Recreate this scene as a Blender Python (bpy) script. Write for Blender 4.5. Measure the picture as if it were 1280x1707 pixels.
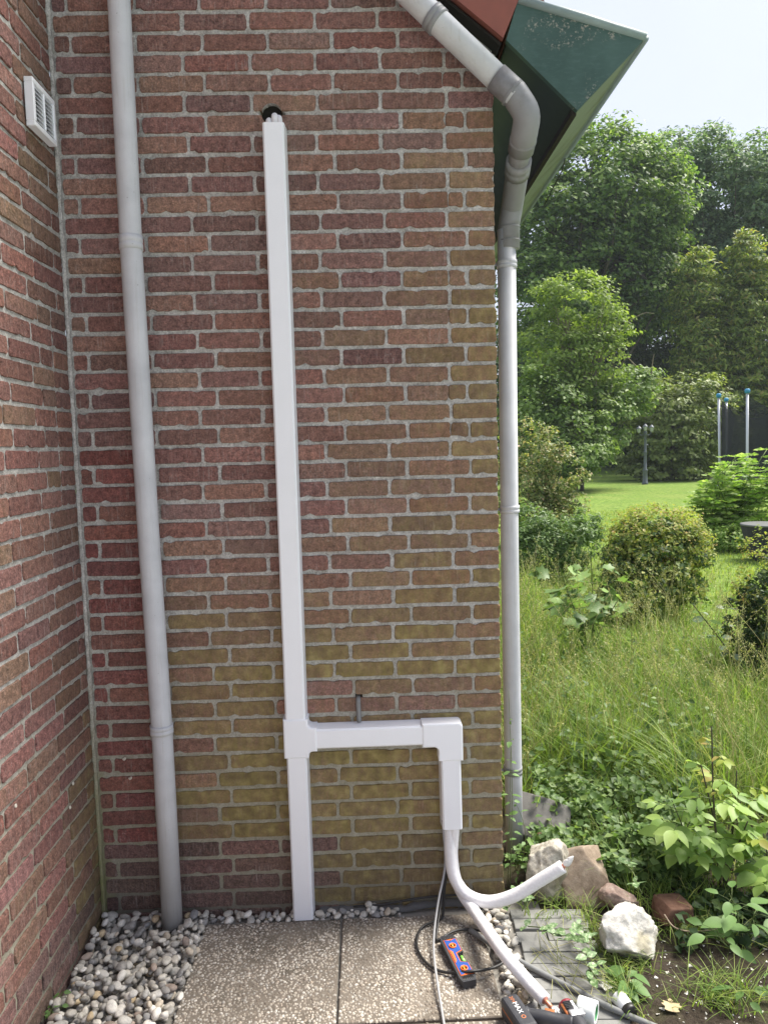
import bpy, bmesh, math, random
import numpy as np
from mathutils import Vector, Matrix, noise

for _o in list(bpy.data.objects):
    bpy.data.objects.remove(_o)
SC = bpy.context.scene
COL = SC.collection
R = math.radians
rng = np.random.default_rng(11)
random.seed(11)

# ------------------------------------------------------------------ camera
FPX = 1224.7
CAM = np.array([1.0179, -2.6121, 1.6573])
CX = np.array([0.99932768, -0.02554335, -0.02630051])
CY = np.array([0.02837862, 0.08472795, 0.99599991])
CF = np.array([0.02321279, 0.99607666, -0.08539587])
cam = bpy.data.cameras.new('camera')
cam.sensor_fit = 'HORIZONTAL'
cam.sensor_width = 36.0
cam.lens = FPX / 1280 * 36
cam.clip_start = 0.05
cam.clip_end = 2000
camo = bpy.data.objects.new('camera', cam)
COL.objects.link(camo)
camo.matrix_world = Matrix(((CX[0], CY[0], -CF[0], CAM[0]), (CX[1], CY[1], -CF[1], CAM[1]),
                            (CX[2], CY[2], -CF[2], CAM[2]), (0, 0, 0, 1)))
SC.camera = camo

# ------------------------------------------------------------------ sky, sun, exposure
SUN_EL, SUN_AZ = 57.0, 64.0      # degrees above the horizon; azimuth from +y towards +x
SKY_STRENGTH = 0.15
SUN_STRENGTH = 4.7
EXPOSURE = 1.08
world = bpy.data.worlds.new('World')
SC.world = world
world.use_nodes = True
wn = world.node_tree
wn.nodes.clear()
w_out = wn.nodes.new('ShaderNodeOutputWorld')
w_bg = wn.nodes.new('ShaderNodeBackground')
w_sky = wn.nodes.new('ShaderNodeTexSky')
w_sky.sky_type = 'NISHITA'
w_sky.sun_disc = False
w_sky.sun_elevation = R(SUN_EL)
w_sky.sun_rotation = R(SUN_AZ)
w_sky.air_density = 1.0
w_sky.dust_density = 3.0
w_sky.ozone_density = 1.0
w_tc = wn.nodes.new('ShaderNodeTexCoord')
w_noise = wn.nodes.new('ShaderNodeTexNoise')
w_noise.inputs['Scale'].default_value = 1.6
w_noise.inputs['Detail'].default_value = 5
w_ramp = wn.nodes.new('ShaderNodeMapRange')
w_ramp.inputs['From Min'].default_value = 0.3
w_ramp.inputs['From Max'].default_value = 0.7
w_ramp.inputs['To Min'].default_value = 0.62
w_ramp.inputs['To Max'].default_value = 0.97
w_mix = wn.nodes.new('ShaderNodeMix')
w_mix.data_type = 'RGBA'
w_mix.inputs['B'].default_value = (2.66, 2.82, 3.4, 1)     # thin white overcast veil
wn.links.new(w_tc.outputs['Generated'], w_noise.inputs['Vector'])
wn.links.new(w_noise.outputs['Fac'], w_ramp.inputs['Value'])
wn.links.new(w_ramp.outputs['Result'], w_mix.inputs['Factor'])
wn.links.new(w_sky.outputs['Color'], w_mix.inputs['A'])
wn.links.new(w_mix.outputs['Result'], w_bg.inputs['Color'])
w_bg.inputs['Strength'].default_value = SKY_STRENGTH
wn.links.new(w_bg.outputs['Background'], w_out.inputs['Surface'])

sun = bpy.data.lights.new('sun', 'SUN')
sun.energy = SUN_STRENGTH
sun.angle = R(28)
sun.color = (1.0, 0.95, 0.86)
suno = bpy.data.objects.new('sun', sun)
COL.objects.link(suno)
_s = Vector((math.sin(R(SUN_AZ)) * math.cos(R(SUN_EL)), math.cos(R(SUN_AZ)) * math.cos(R(SUN_EL)), math.sin(R(SUN_EL))))
suno.rotation_euler = _s.to_track_quat('Z', 'Y').to_euler()
suno.location = (5, 6, 12)

SC.view_settings.view_transform = 'Standard'
SC.view_settings.look = 'None'
SC.view_settings.exposure = EXPOSURE
SC.view_settings.gamma = 1.0
SC.view_settings.use_curve_mapping = False
SC.cycles.max_bounces = 8
SC.cycles.transparent_max_bounces = 12
SC.cycles.use_denoising = True


# ------------------------------------------------------------------ survey helpers: image ray -> place on a known plane
def ray(px, py):
    return (px - 640) / FPX * CX - (py - 853.5) / FPX * CY + CF


def at_y(px, py, Y=0.0):
    d = ray(px, py)
    return CAM + d * (Y - CAM[1]) / d[1]


def at_x(px, py, X=0.0):
    d = ray(px, py)
    return CAM + d * (X - CAM[0]) / d[0]


def at_z(px, py, Z=-0.05):
    d = ray(px, py)
    return CAM + d * (Z - CAM[2]) / d[2]


def to_px(P):
    q = np.asarray(P, float) - CAM
    z = q @ CF
    return np.stack([640 + FPX * (q @ CX) / z, 853.5 - FPX * (q @ CY) / z], -1)


# ------------------------------------------------------------------ object helpers
def link(o, parent=None):
    COL.objects.link(o)
    if parent is not None:
        o.parent = parent
    return o


def tag(o, label=None, cat=None, group=None, kind=None):
    if label:
        o['label'] = label
    if cat:
        o['category'] = cat
    if group:
        o['group'] = group
    if kind:
        o['kind'] = kind
    return o


def thing(name, label, cat, loc=(0, 0, 0), group=None):
    o = bpy.data.objects.new(name, None)
    o.empty_display_size = 0.05
    o.location = loc
    link(o)
    return tag(o, label, cat, group)


def mesh(name, V, F, mat=None, smooth=False):
    me = bpy.data.meshes.new(name)
    if isinstance(F, np.ndarray):
        V = np.ascontiguousarray(V, dtype=np.float32)
        F = np.ascontiguousarray(F, dtype=np.int32)
        k = F.shape[1]
        me.vertices.add(len(V))
        me.vertices.foreach_set('co', V.ravel())
        me.loops.add(F.size)
        me.loops.foreach_set('vertex_index', F.ravel())
        me.polygons.add(len(F))
        me.polygons.foreach_set('loop_start', np.arange(len(F), dtype=np.int32) * k)
        me.update(calc_edges=True)
    else:
        me.from_pydata([tuple(map(float, v)) for v in V], [], F)
        me.update()
    if mat is not None:
        me.materials.append(mat)
    if smooth:
        me.polygons.foreach_set('use_smooth', np.ones(len(me.polygons), dtype=bool))
    return me


def obj(name, V, F, mat=None, parent=None, smooth=False, base=None):
    """one mesh object; with a parent the vertices are given in world space and shifted by the parent's place"""
    V = np.asarray(V, float)
    if parent is not None and base is None:
        V = V - np.array(parent_place(parent))
    o = bpy.data.objects.new(name, mesh(name, V, F, mat, smooth))
    return link(o, parent)


def parent_place(p):
    v = Vector((0, 0, 0))
    while p is not None:
        v = v + p.location
        p = p.parent
    return v


def from_bm(name, bm, mat=None, parent=None, smooth=False):
    if parent is not None:
        bmesh.ops.translate(bm, verts=bm.verts, vec=-parent_place(parent))
    me = bpy.data.meshes.new(name)
    bm.to_mesh(me)
    bm.free()
    if mat is not None:
        me.materials.append(mat)
    if smooth:
        me.polygons.foreach_set('use_smooth', np.ones(len(me.polygons), dtype=bool))
    return link(bpy.data.objects.new(name, me), parent)


def box(x0, x1, y0, y1, z0, z1, bev=0.0, seg=2, rot=None, bm=None):
    own = bm is None
    if own:
        bm = bmesh.new()
    r = bmesh.ops.create_cube(bm, size=1.0)
    vs = r['verts']
    for v in vs:
        v.co = Vector(((x0 + x1) / 2 + v.co.x * (x1 - x0), (y0 + y1) / 2 + v.co.y * (y1 - y0), (z0 + z1) / 2 + v.co.z * (z1 - z0)))
    if bev > 0:
        es = list({e for v in vs for e in v.link_edges})
        bmesh.ops.bevel(bm, geom=es, offset=bev, segments=seg, profile=0.6, affect='EDGES')
    return bm


def prism(pts, y0, y1, axis='y'):
    """extrude a polygon given in (x, z) along y"""
    n = len(pts)
    V = [(p[0], y0, p[1]) for p in pts] + [(p[0], y1, p[1]) for p in pts]
    F = [list(range(n)), list(range(2 * n - 1, n - 1, -1))] + [[i, i + n, (i + 1) % n + n, (i + 1) % n] for i in range(n)]
    return V, F


def spline(pts, n=10):
    P = [np.asarray(p, float) for p in pts]
    P = [2 * P[0] - P[1]] + P + [2 * P[-1] - P[-2]]
    out = []
    for i in range(1, len(P) - 2):
        a, b, c, d = P[i - 1:i + 3]
        for t in np.linspace(0, 1, n, endpoint=False):
            out.append(0.5 * ((2 * b) + (c - a) * t + (2 * a - 5 * b + 4 * c - d) * t * t + (3 * b - a - 3 * c + d) * t ** 3))
    out.append(P[-2])
    return np.array(out)


def tube(pts, r, seg=12, cap=True, ridge=0.0):
    P = np.asarray(pts, float)
    n = len(P)
    rad = np.full(n, r, float) if np.isscalar(r) else np.asarray(r, float)
    T = np.gradient(P, axis=0)
    T /= np.linalg.norm(T, axis=1)[:, None] + 1e-12
    u = np.cross(T[0], [0, 0, 1.0])
    if np.linalg.norm(u) < 1e-3:
        u = np.cross(T[0], [0, 1.0, 0])
    u /= np.linalg.norm(u)
    V = []
    a = np.linspace(0, 2 * np.pi, seg, endpoint=False)
    rr = 1 + ridge * np.cos(a * (seg // 2))
    for i in range(n):
        u = u - T[i] * (u @ T[i])
        u /= np.linalg.norm(u)
        w = np.cross(T[i], u)
        V.append(P[i] + rad[i] * rr[:, None] * (np.cos(a)[:, None] * u + np.sin(a)[:, None] * w))
    V = np.concatenate(V)
    F = []
    for i in range(n - 1):
        for j in range(seg):
            k = (j + 1) % seg
            F.append([i * seg + j, i * seg + k, (i + 1) * seg + k, (i + 1) * seg + j])
    if cap:
        F.append(list(range(seg))[::-1])
        F.append([(n - 1) * seg + j for j in range(seg)])
    return V, F


def lathe(profile, seg=16, origin=(0, 0, 0), axis=(0, 0, 1)):
    q = Vector((0, 0, 1)).rotation_difference(Vector(axis).normalized())
    V, F = [], []
    for (r, h) in profile:
        for j in range(seg):
            a = 2 * math.pi * j / seg
            V.append(tuple(Vector(origin) + q @ Vector((r * math.cos(a), r * math.sin(a), h))))
    m = len(profile)
    for i in range(m - 1):
        for j in range(seg):
            k = (j + 1) % seg
            F.append([i * seg + j, i * seg + k, (i + 1) * seg + k, (i + 1) * seg + j])
    F.append(list(range(seg))[::-1])
    F.append([(m - 1) * seg + j for j in range(seg)])
    return V, F


def tobj(name, pts, r, mat, parent=None, seg=12, cap=True, ridge=0.0):
    V, F = tube(pts, r, seg, cap, ridge)
    return obj(name, V, F, mat, parent, smooth=True)


# ------------------------------------------------------------------ material helpers
def nodes(name):
    m = bpy.data.materials.new(name)
    m.use_nodes = True
    nt = m.node_tree
    nt.nodes.clear()
    return m, nt


def nd(nt, kind, props=None, **inp):
    n = nt.nodes.new('ShaderNode' + kind)
    for k, v in (props or {}).items():
        setattr(n, k, v)
    for k, v in inp.items():
        key = k.replace('_', ' ')
        s = n.inputs[int(k[1:])] if (k[0] == 'i' and k[1:].isdigit()) else n.inputs[key]
        if isinstance(v, bpy.types.NodeSocket):
            nt.links.new(v, s)
        else:
            s.default_value = v
    return n


def c4(c):
    return (c[0], c[1], c[2], 1.0)


def mixc(nt, fac, a, b, mode='MIX'):
    n = nt.nodes.new('ShaderNodeMix')
    n.data_type = 'RGBA'
    n.blend_type = mode
    for key, v in (('Factor', fac), ('A', a), ('B', b)):
        s = [x for x in n.inputs if x.name == key and x.enabled][0]
        if isinstance(v, bpy.types.NodeSocket):
            nt.links.new(v, s)
        else:
            s.default_value = v if key == 'Factor' else (c4(v) if len(v) == 3 else v)
    return [x for x in n.outputs if x.enabled][0]


def ramp(nt, fac, stops, interp='LINEAR'):
    n = nt.nodes.new('ShaderNodeValToRGB')
    n.color_ramp.interpolation = interp
    e = n.color_ramp.elements
    while len(e) < len(stops):
        e.new(0.5)
    for el, (p, c) in zip(e, stops):
        el.position = p
        el.color = c4(c) if len(c) == 3 else c
    nt.links.new(fac, n.inputs['Fac'])
    return n.outputs['Color']


def mrange(nt, v, a, b, c=0.0, d=1.0):
    n = nt.nodes.new('ShaderNodeMapRange')
    nt.links.new(v, n.inputs['Value'])
    for k, x in (('From Min', a), ('From Max', b), ('To Min', c), ('To Max', d)):
        n.inputs[k].default_value = x
    return n.outputs['Result']


def math_(nt, op, a, b=0.0):
    n = nt.nodes.new('ShaderNodeMath')
    n.operation = op
    for i, v in enumerate((a, b)):
        if isinstance(v, bpy.types.NodeSocket):
            nt.links.new(v, n.inputs[i])
        else:
            n.inputs[i].default_value = v
    return n.outputs[0]


def noise_(nt, vec, scale, detail=4, rough=0.55, out='Fac'):
    n = nd(nt, 'TexNoise', None, Scale=scale, Detail=detail, Roughness=rough)
    if vec is not None:
        nt.links.new(vec, n.inputs['Vector'])
    return n.outputs[out]


def finish(nt, color, rough=0.6, bump=None, bump_d=0.002, bump_s=0.6, spec=0.3, metal=0.0, extra=None):
    b = nd(nt, 'BsdfPrincipled')
    for key, v in (('Base Color', color), ('Roughness', rough)):
        if isinstance(v, bpy.types.NodeSocket):
            nt.links.new(v, b.inputs[key])
        else:
            b.inputs[key].default_value = c4(v) if key == 'Base Color' else v
    b.inputs['Specular IOR Level'].default_value = spec
    b.inputs['Metallic'].default_value = metal
    if bump is not None:
        bn = nd(nt, 'Bump', None, Strength=bump_s, Distance=bump_d, Height=bump)
        nt.links.new(bn.outputs[0], b.inputs['Normal'])
    o = nd(nt, 'OutputMaterial')
    nt.links.new(b.outputs[0], o.inputs['Surface'])
    return b


def plain(name, col, rough=0.5, var=0.12, scale=40, bump=0.0, spec=0.3, metal=0.0, dirt=None, dirt_scale=6, world_pos=False):
    """plain surface with fine tonal variation, optional dirt blotches and relief"""
    m, nt = nodes(name)
    src = nd(nt, 'NewGeometry').outputs['Position'] if world_pos else nd(nt, 'TexCoord').outputs['Object']
    n1 = noise_(nt, src, scale, 5)
    c = mixc(nt, n1, tuple(x * (1 - var) for x in col), tuple(min(1, x * (1 + var)) for x in col))
    if dirt:
        n2 = mrange(nt, noise_(nt, src, dirt_scale, 6, 0.65), 0.52, 0.75)
        c = mixc(nt, n2, c, dirt)
    r = mrange(nt, n1, 0.3, 0.7, max(0, rough - 0.08), min(1, rough + 0.08))
    finish(nt, c, r, bump=n1 if bump else None, bump_d=bump or 0.001, spec=spec, metal=metal)
    return m

# ------------------------------------------------------------------ materials of the house
def brick_material(name, from_object):
    m, nt = nodes(name)
    pos = nd(nt, 'NewGeometry').outputs['Position']
    if from_object:
        oi = nd(nt, 'ObjectInfo')
        base, amt = oi.outputs['Color'], oi.outputs['Alpha']
    else:
        at = nd(nt, 'Attribute', {'attribute_name': 'Col'})
        base, amt = at.outputs['Color'], at.outputs['Alpha']
    mid = noise_(nt, pos, 52, 5, 0.7)
    big = noise_(nt, pos, 11, 3)
    fine = noise_(nt, pos, 165, 3, 0.75)
    c = mixc(nt, 1.0, base, ramp(nt, mid, [(0.28, (0.45, 0.44, 0.45)), (0.5, (1.0, 1.0, 1.0)), (0.72, (1.6, 1.52, 1.46))]), 'MULTIPLY')
    c = mixc(nt, 1.0, c, ramp(nt, fine, [(0.32, (0.55, 0.55, 0.56)), (0.5, (0.98, 0.98, 0.98)), (0.68, (1.5, 1.48, 1.46))]), 'MULTIPLY')
    # rain streaks and lime bloom, stretched along the vertical
    mp = nd(nt, 'Mapping', None, Vector=pos, Scale=(150, 150, 14))
    streak = noise_(nt, mp.outputs[0], 1.0, 3, 0.6)
    bloom = math_(nt, 'MULTIPLY', mrange(nt, streak, 0.52, 0.74), mrange(nt, big, 0.44, 0.62))
    c = mixc(nt, math_(nt, 'MULTIPLY', bloom, 0.6), c, (0.40, 0.33, 0.30))
    # lime specks and old mortar smears
    spk = math_(nt, 'MULTIPLY', mrange(nt, noise_(nt, pos, 115, 3, 0.8), 0.60, 0.68), mrange(nt, noise_(nt, pos, 13, 2), 0.46, 0.62))
    c = mixc(nt, math_(nt, 'MULTIPLY', spk, 0.55), c, (0.44, 0.39, 0.36))
    # algae
    mp2 = nd(nt, 'Mapping', None, Vector=pos, Scale=(60, 60, 16))
    an = noise_(nt, mp2.outputs[0], 1.0, 4, 0.6)
    patchn = noise_(nt, pos, 6.5, 4, 0.6)
    af = math_(nt, 'ADD', math_(nt, 'MULTIPLY', math_(nt, 'SUBTRACT', an, 0.5), 1.3), math_(nt, 'MULTIPLY', math_(nt, 'SUBTRACT', patchn, 0.5), 1.2))
    af = math_(nt, 'MULTIPLY', amt, math_(nt, 'ADD', 0.95, af))
    af = mrange(nt, af, 0.04, 1.1, 0.0, 0.92)
    moss = ramp(nt, noise_(nt, pos, 24, 4), [(0.3, (0.130, 0.104, 0.042)), (0.52, (0.230, 0.188, 0.070)), (0.72, (0.35, 0.305, 0.12))])
    c = mixc(nt, af, c, moss)
    # black scabs
    sc_ = math_(nt, 'MULTIPLY', mrange(nt, noise_(nt, pos, 75, 5, 0.75), 0.66, 0.72), mrange(nt, noise_(nt, pos, 5, 2), 0.55, 0.68))
    c = mixc(nt, math_(nt, 'MULTIPLY', sc_, 0.75), c, (0.035, 0.03, 0.026))
    h = math_(nt, 'ADD', math_(nt, 'MULTIPLY', mid, 0.7), math_(nt, 'MULTIPLY', fine, 0.3))
    finish(nt, c, 0.88, h, 0.009, 1.0, spec=0.2)
    return m


def mortar_material():
    m, nt = nodes('mortar')
    pos = nd(nt, 'NewGeometry').outputs['Position']
    fine = noise_(nt, pos, 150, 3, 0.8)
    mid = noise_(nt, pos, 26, 5, 0.7)
    c = ramp(nt, mid, [(0.30, (0.27, 0.26, 0.24)), (0.5, (0.40, 0.39, 0.37)), (0.70, (0.51, 0.50, 0.48))])
    c = mixc(nt, 1.0, c, ramp(nt, fine, [(0.32, (0.6, 0.6, 0.6)), (0.68, (1.32, 1.32, 1.32))]), 'MULTIPLY')
    sx = nd(nt, 'SeparateXYZ', None, Vector=pos)
    # weathered, algae-grown pointing low on the wall
    low = mrange(nt, math_(nt, 'ADD', sx.outputs['Z'], math_(nt, 'MULTIPLY', noise_(nt, pos, 4, 3), 0.7)), 1.55, 0.75)
    c = mixc(nt, math_(nt, 'MULTIPLY', low, 0.6), c, (0.245, 0.225, 0.13))
    wet = mrange(nt, math_(nt, 'ADD', sx.outputs['Z'], math_(nt, 'MULTIPLY', noise_(nt, pos, 7, 3), 0.12)), 0.2, 0.05)
    c = mixc(nt, math_(nt, 'MULTIPLY', wet, 0.62), c, (0.12, 0.11, 0.09))
    # green growth in the inner corner
    gx = mrange(nt, math_(nt, 'ADD', sx.outputs['X'], math_(nt, 'MULTIPLY', noise_(nt, pos, 16, 3), 0.07)), 0.09, 0.03)
    gz = mrange(nt, math_(nt, 'ADD', sx.outputs['Z'], math_(nt, 'MULTIPLY', noise_(nt, pos, 9, 3), 0.3)), 0.9, 0.25)
    gy = mrange(nt, sx.outputs['Y'], -0.07, -0.03)
    c = mixc(nt, math_(nt, 'MULTIPLY', math_(nt, 'MULTIPLY', math_(nt, 'MULTIPLY', gx, gz), gy), 0.85), c, (0.20, 0.20, 0.075))
    h = math_(nt, 'ADD', math_(nt, 'MULTIPLY', fine, 0.5), mid)
    finish(nt, c, 0.95, h, 0.006, 0.9, spec=0.15)
    return m


MAT_BRICK = brick_material('fired_brick', True)
MAT_BRICK_J = brick_material('fired_brick_joined', False)
MAT_MORTAR = mortar_material()
MAT_DUCT = plain('white_pvc', (0.77, 0.785, 0.82), 0.36, 0.03, 14, spec=0.45)
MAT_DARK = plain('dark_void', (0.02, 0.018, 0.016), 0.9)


def grey_pvc():
    m, nt = nodes('weathered_grey_pvc')
    pos = nd(nt, 'NewGeometry').outputs['Position']
    n1 = noise_(nt, pos, 9, 5, 0.6)
    c = ramp(nt, n1, [(0.3, (0.44, 0.45, 0.475)), (0.7, (0.53, 0.54, 0.565))])
    mp = nd(nt, 'Mapping', None, Vector=pos, Scale=(110, 110, 5))
    st = noise_(nt, mp.outputs[0], 1.0, 4, 0.6)
    c = mixc(nt, math_(nt, 'MULTIPLY', mrange(nt, st, 0.55, 0.8), 0.5), c, (0.33, 0.315, 0.29))
    sp = mrange(nt, noise_(nt, pos, 120, 2), 0.74, 0.78)
    c = mixc(nt, math_(nt, 'MULTIPLY', sp, 0.7), c, (0.10, 0.085, 0.07))
    sx = nd(nt, 'SeparateXYZ', None, Vector=pos)
    low = mrange(nt, math_(nt, 'ADD', sx.outputs['Z'], math_(nt, 'MULTIPLY', noise_(nt, pos, 12, 4), 0.25)), 0.42, 0.08)
    c = mixc(nt, math_(nt, 'MULTIPLY', low, 0.35), c, (0.30, 0.28, 0.245))
    finish(nt, c, mrange(nt, n1, 0.3, 0.7, 0.52, 0.7), st, 0.0006, 0.4, spec=0.28)
    return m


MAT_PIPE = grey_pvc()
MAT_PIPE_D = plain('grey_pvc_fitting', (0.235, 0.24, 0.25), 0.5, 0.12, 25, dirt=(0.15, 0.145, 0.135), dirt_scale=9)


def green_paint():
    m, nt = nodes('flaking_green_paint')
    pos = nd(nt, 'NewGeometry').outputs['Position']
    big = noise_(nt, pos, 6, 5, 0.6)
    c = ramp(nt, big, [(0.3, (0.030, 0.066, 0.055)), (0.7, (0.054, 0.104, 0.088))])
    mp = nd(nt, 'Mapping', None, Vector=pos, Scale=(30, 60, 90))
    gr = noise_(nt, mp.outputs[0], 1.0, 4, 0.6)
    c = mixc(nt, math_(nt, 'MULTIPLY', mrange(nt, gr, 0.5, 0.75), 0.35), c, (0.09, 0.15, 0.135))
    fl = math_(nt, 'MULTIPLY', mrange(nt, noise_(nt, pos, 70, 5, 0.8), 0.56, 0.61), mrange(nt, noise_(nt, pos, 6.5, 3), 0.48, 0.60))
    c = mixc(nt, math_(nt, 'MULTIPLY', fl, 0.75), c, (0.42, 0.38, 0.32))
    finish(nt, c, 0.55, math_(nt, 'ADD', gr, fl), 0.0012, 0.6, spec=0.35)
    return m


MAT_GREEN = green_paint()
MAT_FASCIA = plain('lit_green_paint', (0.17, 0.21, 0.14), 0.6, 0.25, 14, dirt=(0.09, 0.10, 0.05), dirt_scale=5, world_pos=True)  # light from sky and ground put into this paler green
MAT_LIP = plain('zinc_lip', (0.20, 0.26, 0.255), 0.5, 0.2, 30)
MAT_TILE = plain('red_roof_tile', (0.22, 0.075, 0.055), 0.6, 0.22, 20, bump=0.001)
MAT_CONCRETE = plain('cement', (0.27, 0.25, 0.22), 0.9, 0.25, 60, bump=0.002)


# ------------------------------------------------------------------ brickwork
H, Z0 = 0.066, 0.0027
BH, JT = 0.0533, 0.0120


def sm(a, b, v):
    t = min(1, max(0, (v - a) / (b - a)))
    return t * t * (3 - 2 * t)


def brick_mesh(w, seed, mat=MAT_BRICK):
    r = random.Random(seed)
    h = BH
    nx = max(2, int(round(w / 0.021)))
    def jit(a):
        return r.uniform(-a, a)
    tilt = jit(0.0025)
    out = []
    cr = 0.006
    for i in range(nx + 1):           # bottom edge left to right
        t = i / nx
        x = -w / 2 + cr + (w - 2 * cr) * t
        out.append((x, -h / 2 + jit(0.0010) + tilt * (t - .5)))
    out.append((w / 2 + jit(0.0015), -h / 2 + cr + jit(.002)))
    out.append((w / 2 + jit(0.003), jit(.006)))
    out.append((w / 2 + jit(0.0015), h / 2 - cr + jit(.002)))
    for i in range(nx + 1):
        t = 1 - i / nx
        x = -w / 2 + cr + (w - 2 * cr) * t
        out.append((x, h / 2 + jit(0.0011) + tilt * (t - .5)))
    out.append((-w / 2 + jit(0.0015), h / 2 - cr + jit(.002)))
    out.append((-w / 2 + jit(0.003), jit(.006)))
    out.append((-w / 2 + jit(0.0015), -h / 2 + cr + jit(.002)))
    for _ in range(r.choice((0, 0, 1, 1, 2))):      # chipped arrises
        i = r.randrange(len(out))
        x, z = out[i]
        s_ = r.uniform(0.004, 0.009)
        out[i] = (x - math.copysign(min(s_, abs(x)), x) * (abs(x) > w * .42), z - math.copysign(s_, z) * (abs(z) > h * .3))
    n = len(out)
    V = [(x, 0.06, z) for x, z in out]
    V += [(x, 0.0030, z) for x, z in out]
    ins = 0.0016
    V += [(x * (1 - 2 * ins / w), jit(0.0008), z * (1 - 2 * ins / h)) for x, z in out]
    F = []
    for k in (0, 1):
        for i in range(n):
            j = (i + 1) % n
            F.append([k * n + i, k * n + j, (k + 1) * n + j, (k + 1) * n + i])
    F.append([2 * n + i for i in range(n)])
    me = mesh('brick', V, F, mat)
    me['w'] = w
    return me


VAR = {}
for wname, w, cnt in (('full', 0.2085, 12), ('three', 0.155, 6), ('half', 0.096, 6), ('small', 0.046, 5)):
    VAR[wname] = [brick_mesh(w, hash_ + 100 * len(wname)) for hash_ in range(cnt)]
WID = {'full': 0.2085, 'three': 0.155, 'half': 0.096, 'small': 0.046}


def pick_var(w):
    k = min(WID, key=lambda q: abs(WID[q] - w))
    return random.choice(VAR[k]), WID[k]


BASES = [(0.185, 0.099, 0.086), (0.212, 0.111, 0.093), (0.180, 0.105, 0.094), (0.222, 0.130, 0.102), (0.196, 0.100, 0.085), (0.205, 0.120, 0.104), (0.165, 0.092, 0.082)]
LBASES = [(0.210, 0.112, 0.094), (0.222, 0.110, 0.094), (0.208, 0.124, 0.098), (0.212, 0.118, 0.102), (0.190, 0.098, 0.084)]


def jitc(c, a):
    f = 1 + random.uniform(-a, a)
    return tuple(max(0.01, x * f * (1 + random.uniform(-a, a) * 0.3)) for x in c)


def back_colour(x, z, row):
    b = random.choice(BASES)
    n = noise.noise(Vector((x * 2.3, z * 2.3, 3.1)))
    v = sm(1.35, 0.8, z) * sm(0.26, 0.42, x) * 0.92
    if row in (11, 12) and x > 0.76:
        v *= 0.3
        b = random.choice([(0.21, 0.10, 0.09), (0.22, 0.12, 0.11)])
    v = max(v, sm(1.0, 1.48, x) * sm(3.0, 2.2, z) * 0.70)
    v = max(v, sm(0.62, 1.2, x) * sm(2.3, 1.4, z) * 0.50)
    v = max(v, sm(0.5, 0.7, x) * sm(3.1, 2.4, z) * 0.10)
    v += (0.22 * n + random.gauss(0, 0.09)) * (sm(0.35, 0.7, x) if z > 1.2 else 1)
    if x < 0.3:
        v = min(v, 0.12) if z > 0.45 else min(v, 0.35 + random.uniform(-.2, .2))
        if z < 1.7:
            b = random.choice([(0.185, 0.076, 0.066), (0.175, 0.076, 0.069), (0.19, 0.088, 0.073)])
    if z < 0.24:
        b = random.choice([(0.105, 0.070, 0.062), (0.13, 0.085, 0.075), (0.15, 0.088, 0.078)])
        v = v * (0.75 if x > 0.78 else 0.12)
    return jitc(b, 0.15) + (min(1, max(0.0, v)),)


def left_colour(y, z):
    b = random.choice(LBASES)
    v = random.choice([0, 0, 0, 0.1, 0.25]) * random.random()
    v = max(v, sm(-0.25, -0.02, y) * sm(0.95, 0.4, z) * 0.75 + random.gauss(0, .1))
    if z < 0.14:
        b = random.choice([(0.13, 0.085, 0.08), (0.17, 0.10, 0.09)])
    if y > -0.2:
        b = tuple(0.85 * q for q in b)  # bricks by the inner corner darkened to paint in its shade
    return jitc(b, 0.15) + (min(1, max(0.0, v)),)


def roof_z(x):
    return 2.985 + (1.505 - x) * 0.8


HOLES = []      # (x, z, radius) holes drilled in the back wall
_h = at_y(453, 191)
HOLES.append((_h[0], _h[2] + 0.004, 0.037))
_h2 = at_y(597, 1164)
HOLES.append((_h2[0], _h2[2], 0.011))

specs_back, specs_left, specs_side = [], [], []
for k in range(-2, 62):
    z = Z0 + H * k
    if k % 2:
        js = [0.010] + [0.2215 + 0.2205 * j for j in range(6)]
    else:
        js = [0.010, 0.0645] + [0.285 + 0.2205 * j for j in range(6)]
        if k < 10:
            js = js[:2] + [q - 0.018 for q in js[2:]]
    js = [js[0]] + [q + random.uniform(-0.005, 0.005) for q in js[1:]]
    js.append(1.490 + JT / 2)
    for a, b in zip(js, js[1:]):
        x0, x1 = a + JT / 2, b - JT / 2
        top = z + BH / 2
        if roof_z(x1) < top:                       # cut under the sloping roof edge
            x1 = min(x1, 1.505 - (top - 2.985) / 0.8)
            if x1 - x0 < 0.03:
                continue
        pieces = [(x0, x1)]
        if k > 20 and k % 2 == 0 and 1.16 < x0 < 1.20 and x1 - x0 > .18 and random.random() < 0.45:
            c = x1 - random.choice([0.05, 0.06])   # cracked piece near the quoin
            pieces = [(x0, c - 0.0015), (c + 0.0015, x1)]
        for (p, q) in pieces:
            specs_back.append((p, q, z + random.uniform(-.0012, .0012), k))
    # left wall: y from the corner towards the viewer
    if k % 2 == 0:
        ys = [0.004] + [0.226 + 0.212 * j for j in range(11)]
        if 22 < k < 33:
            ys = [0.004, 0.122] + ys[1:]
    else:
        ys = [0.004] + [0.070 + 0.2135 * j for j in range(11)]
        if 22 < k < 33:
            ys[1] = 0.125
    ys = [ys[0]] + [q + random.uniform(-.004, .004) for q in ys[1:]]
    for a, b in zip(ys, ys[1:]):
        y0, y1 = a + JT / 2, b - JT / 2
        if y1 - y0 > 0.02:
            specs_left.append((-y1, -y0, z + random.uniform(-.0012, .0012), k))
    # the return of the house round the right-hand corner
    off = 0.1 if k % 2 else 0.0
    if z < 2.8:
        for j in range(14):
            specs_side.append((0.012 + off + 0.22 * j, 0.012 + off + 0.22 * j + 0.2085, z, k))


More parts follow.
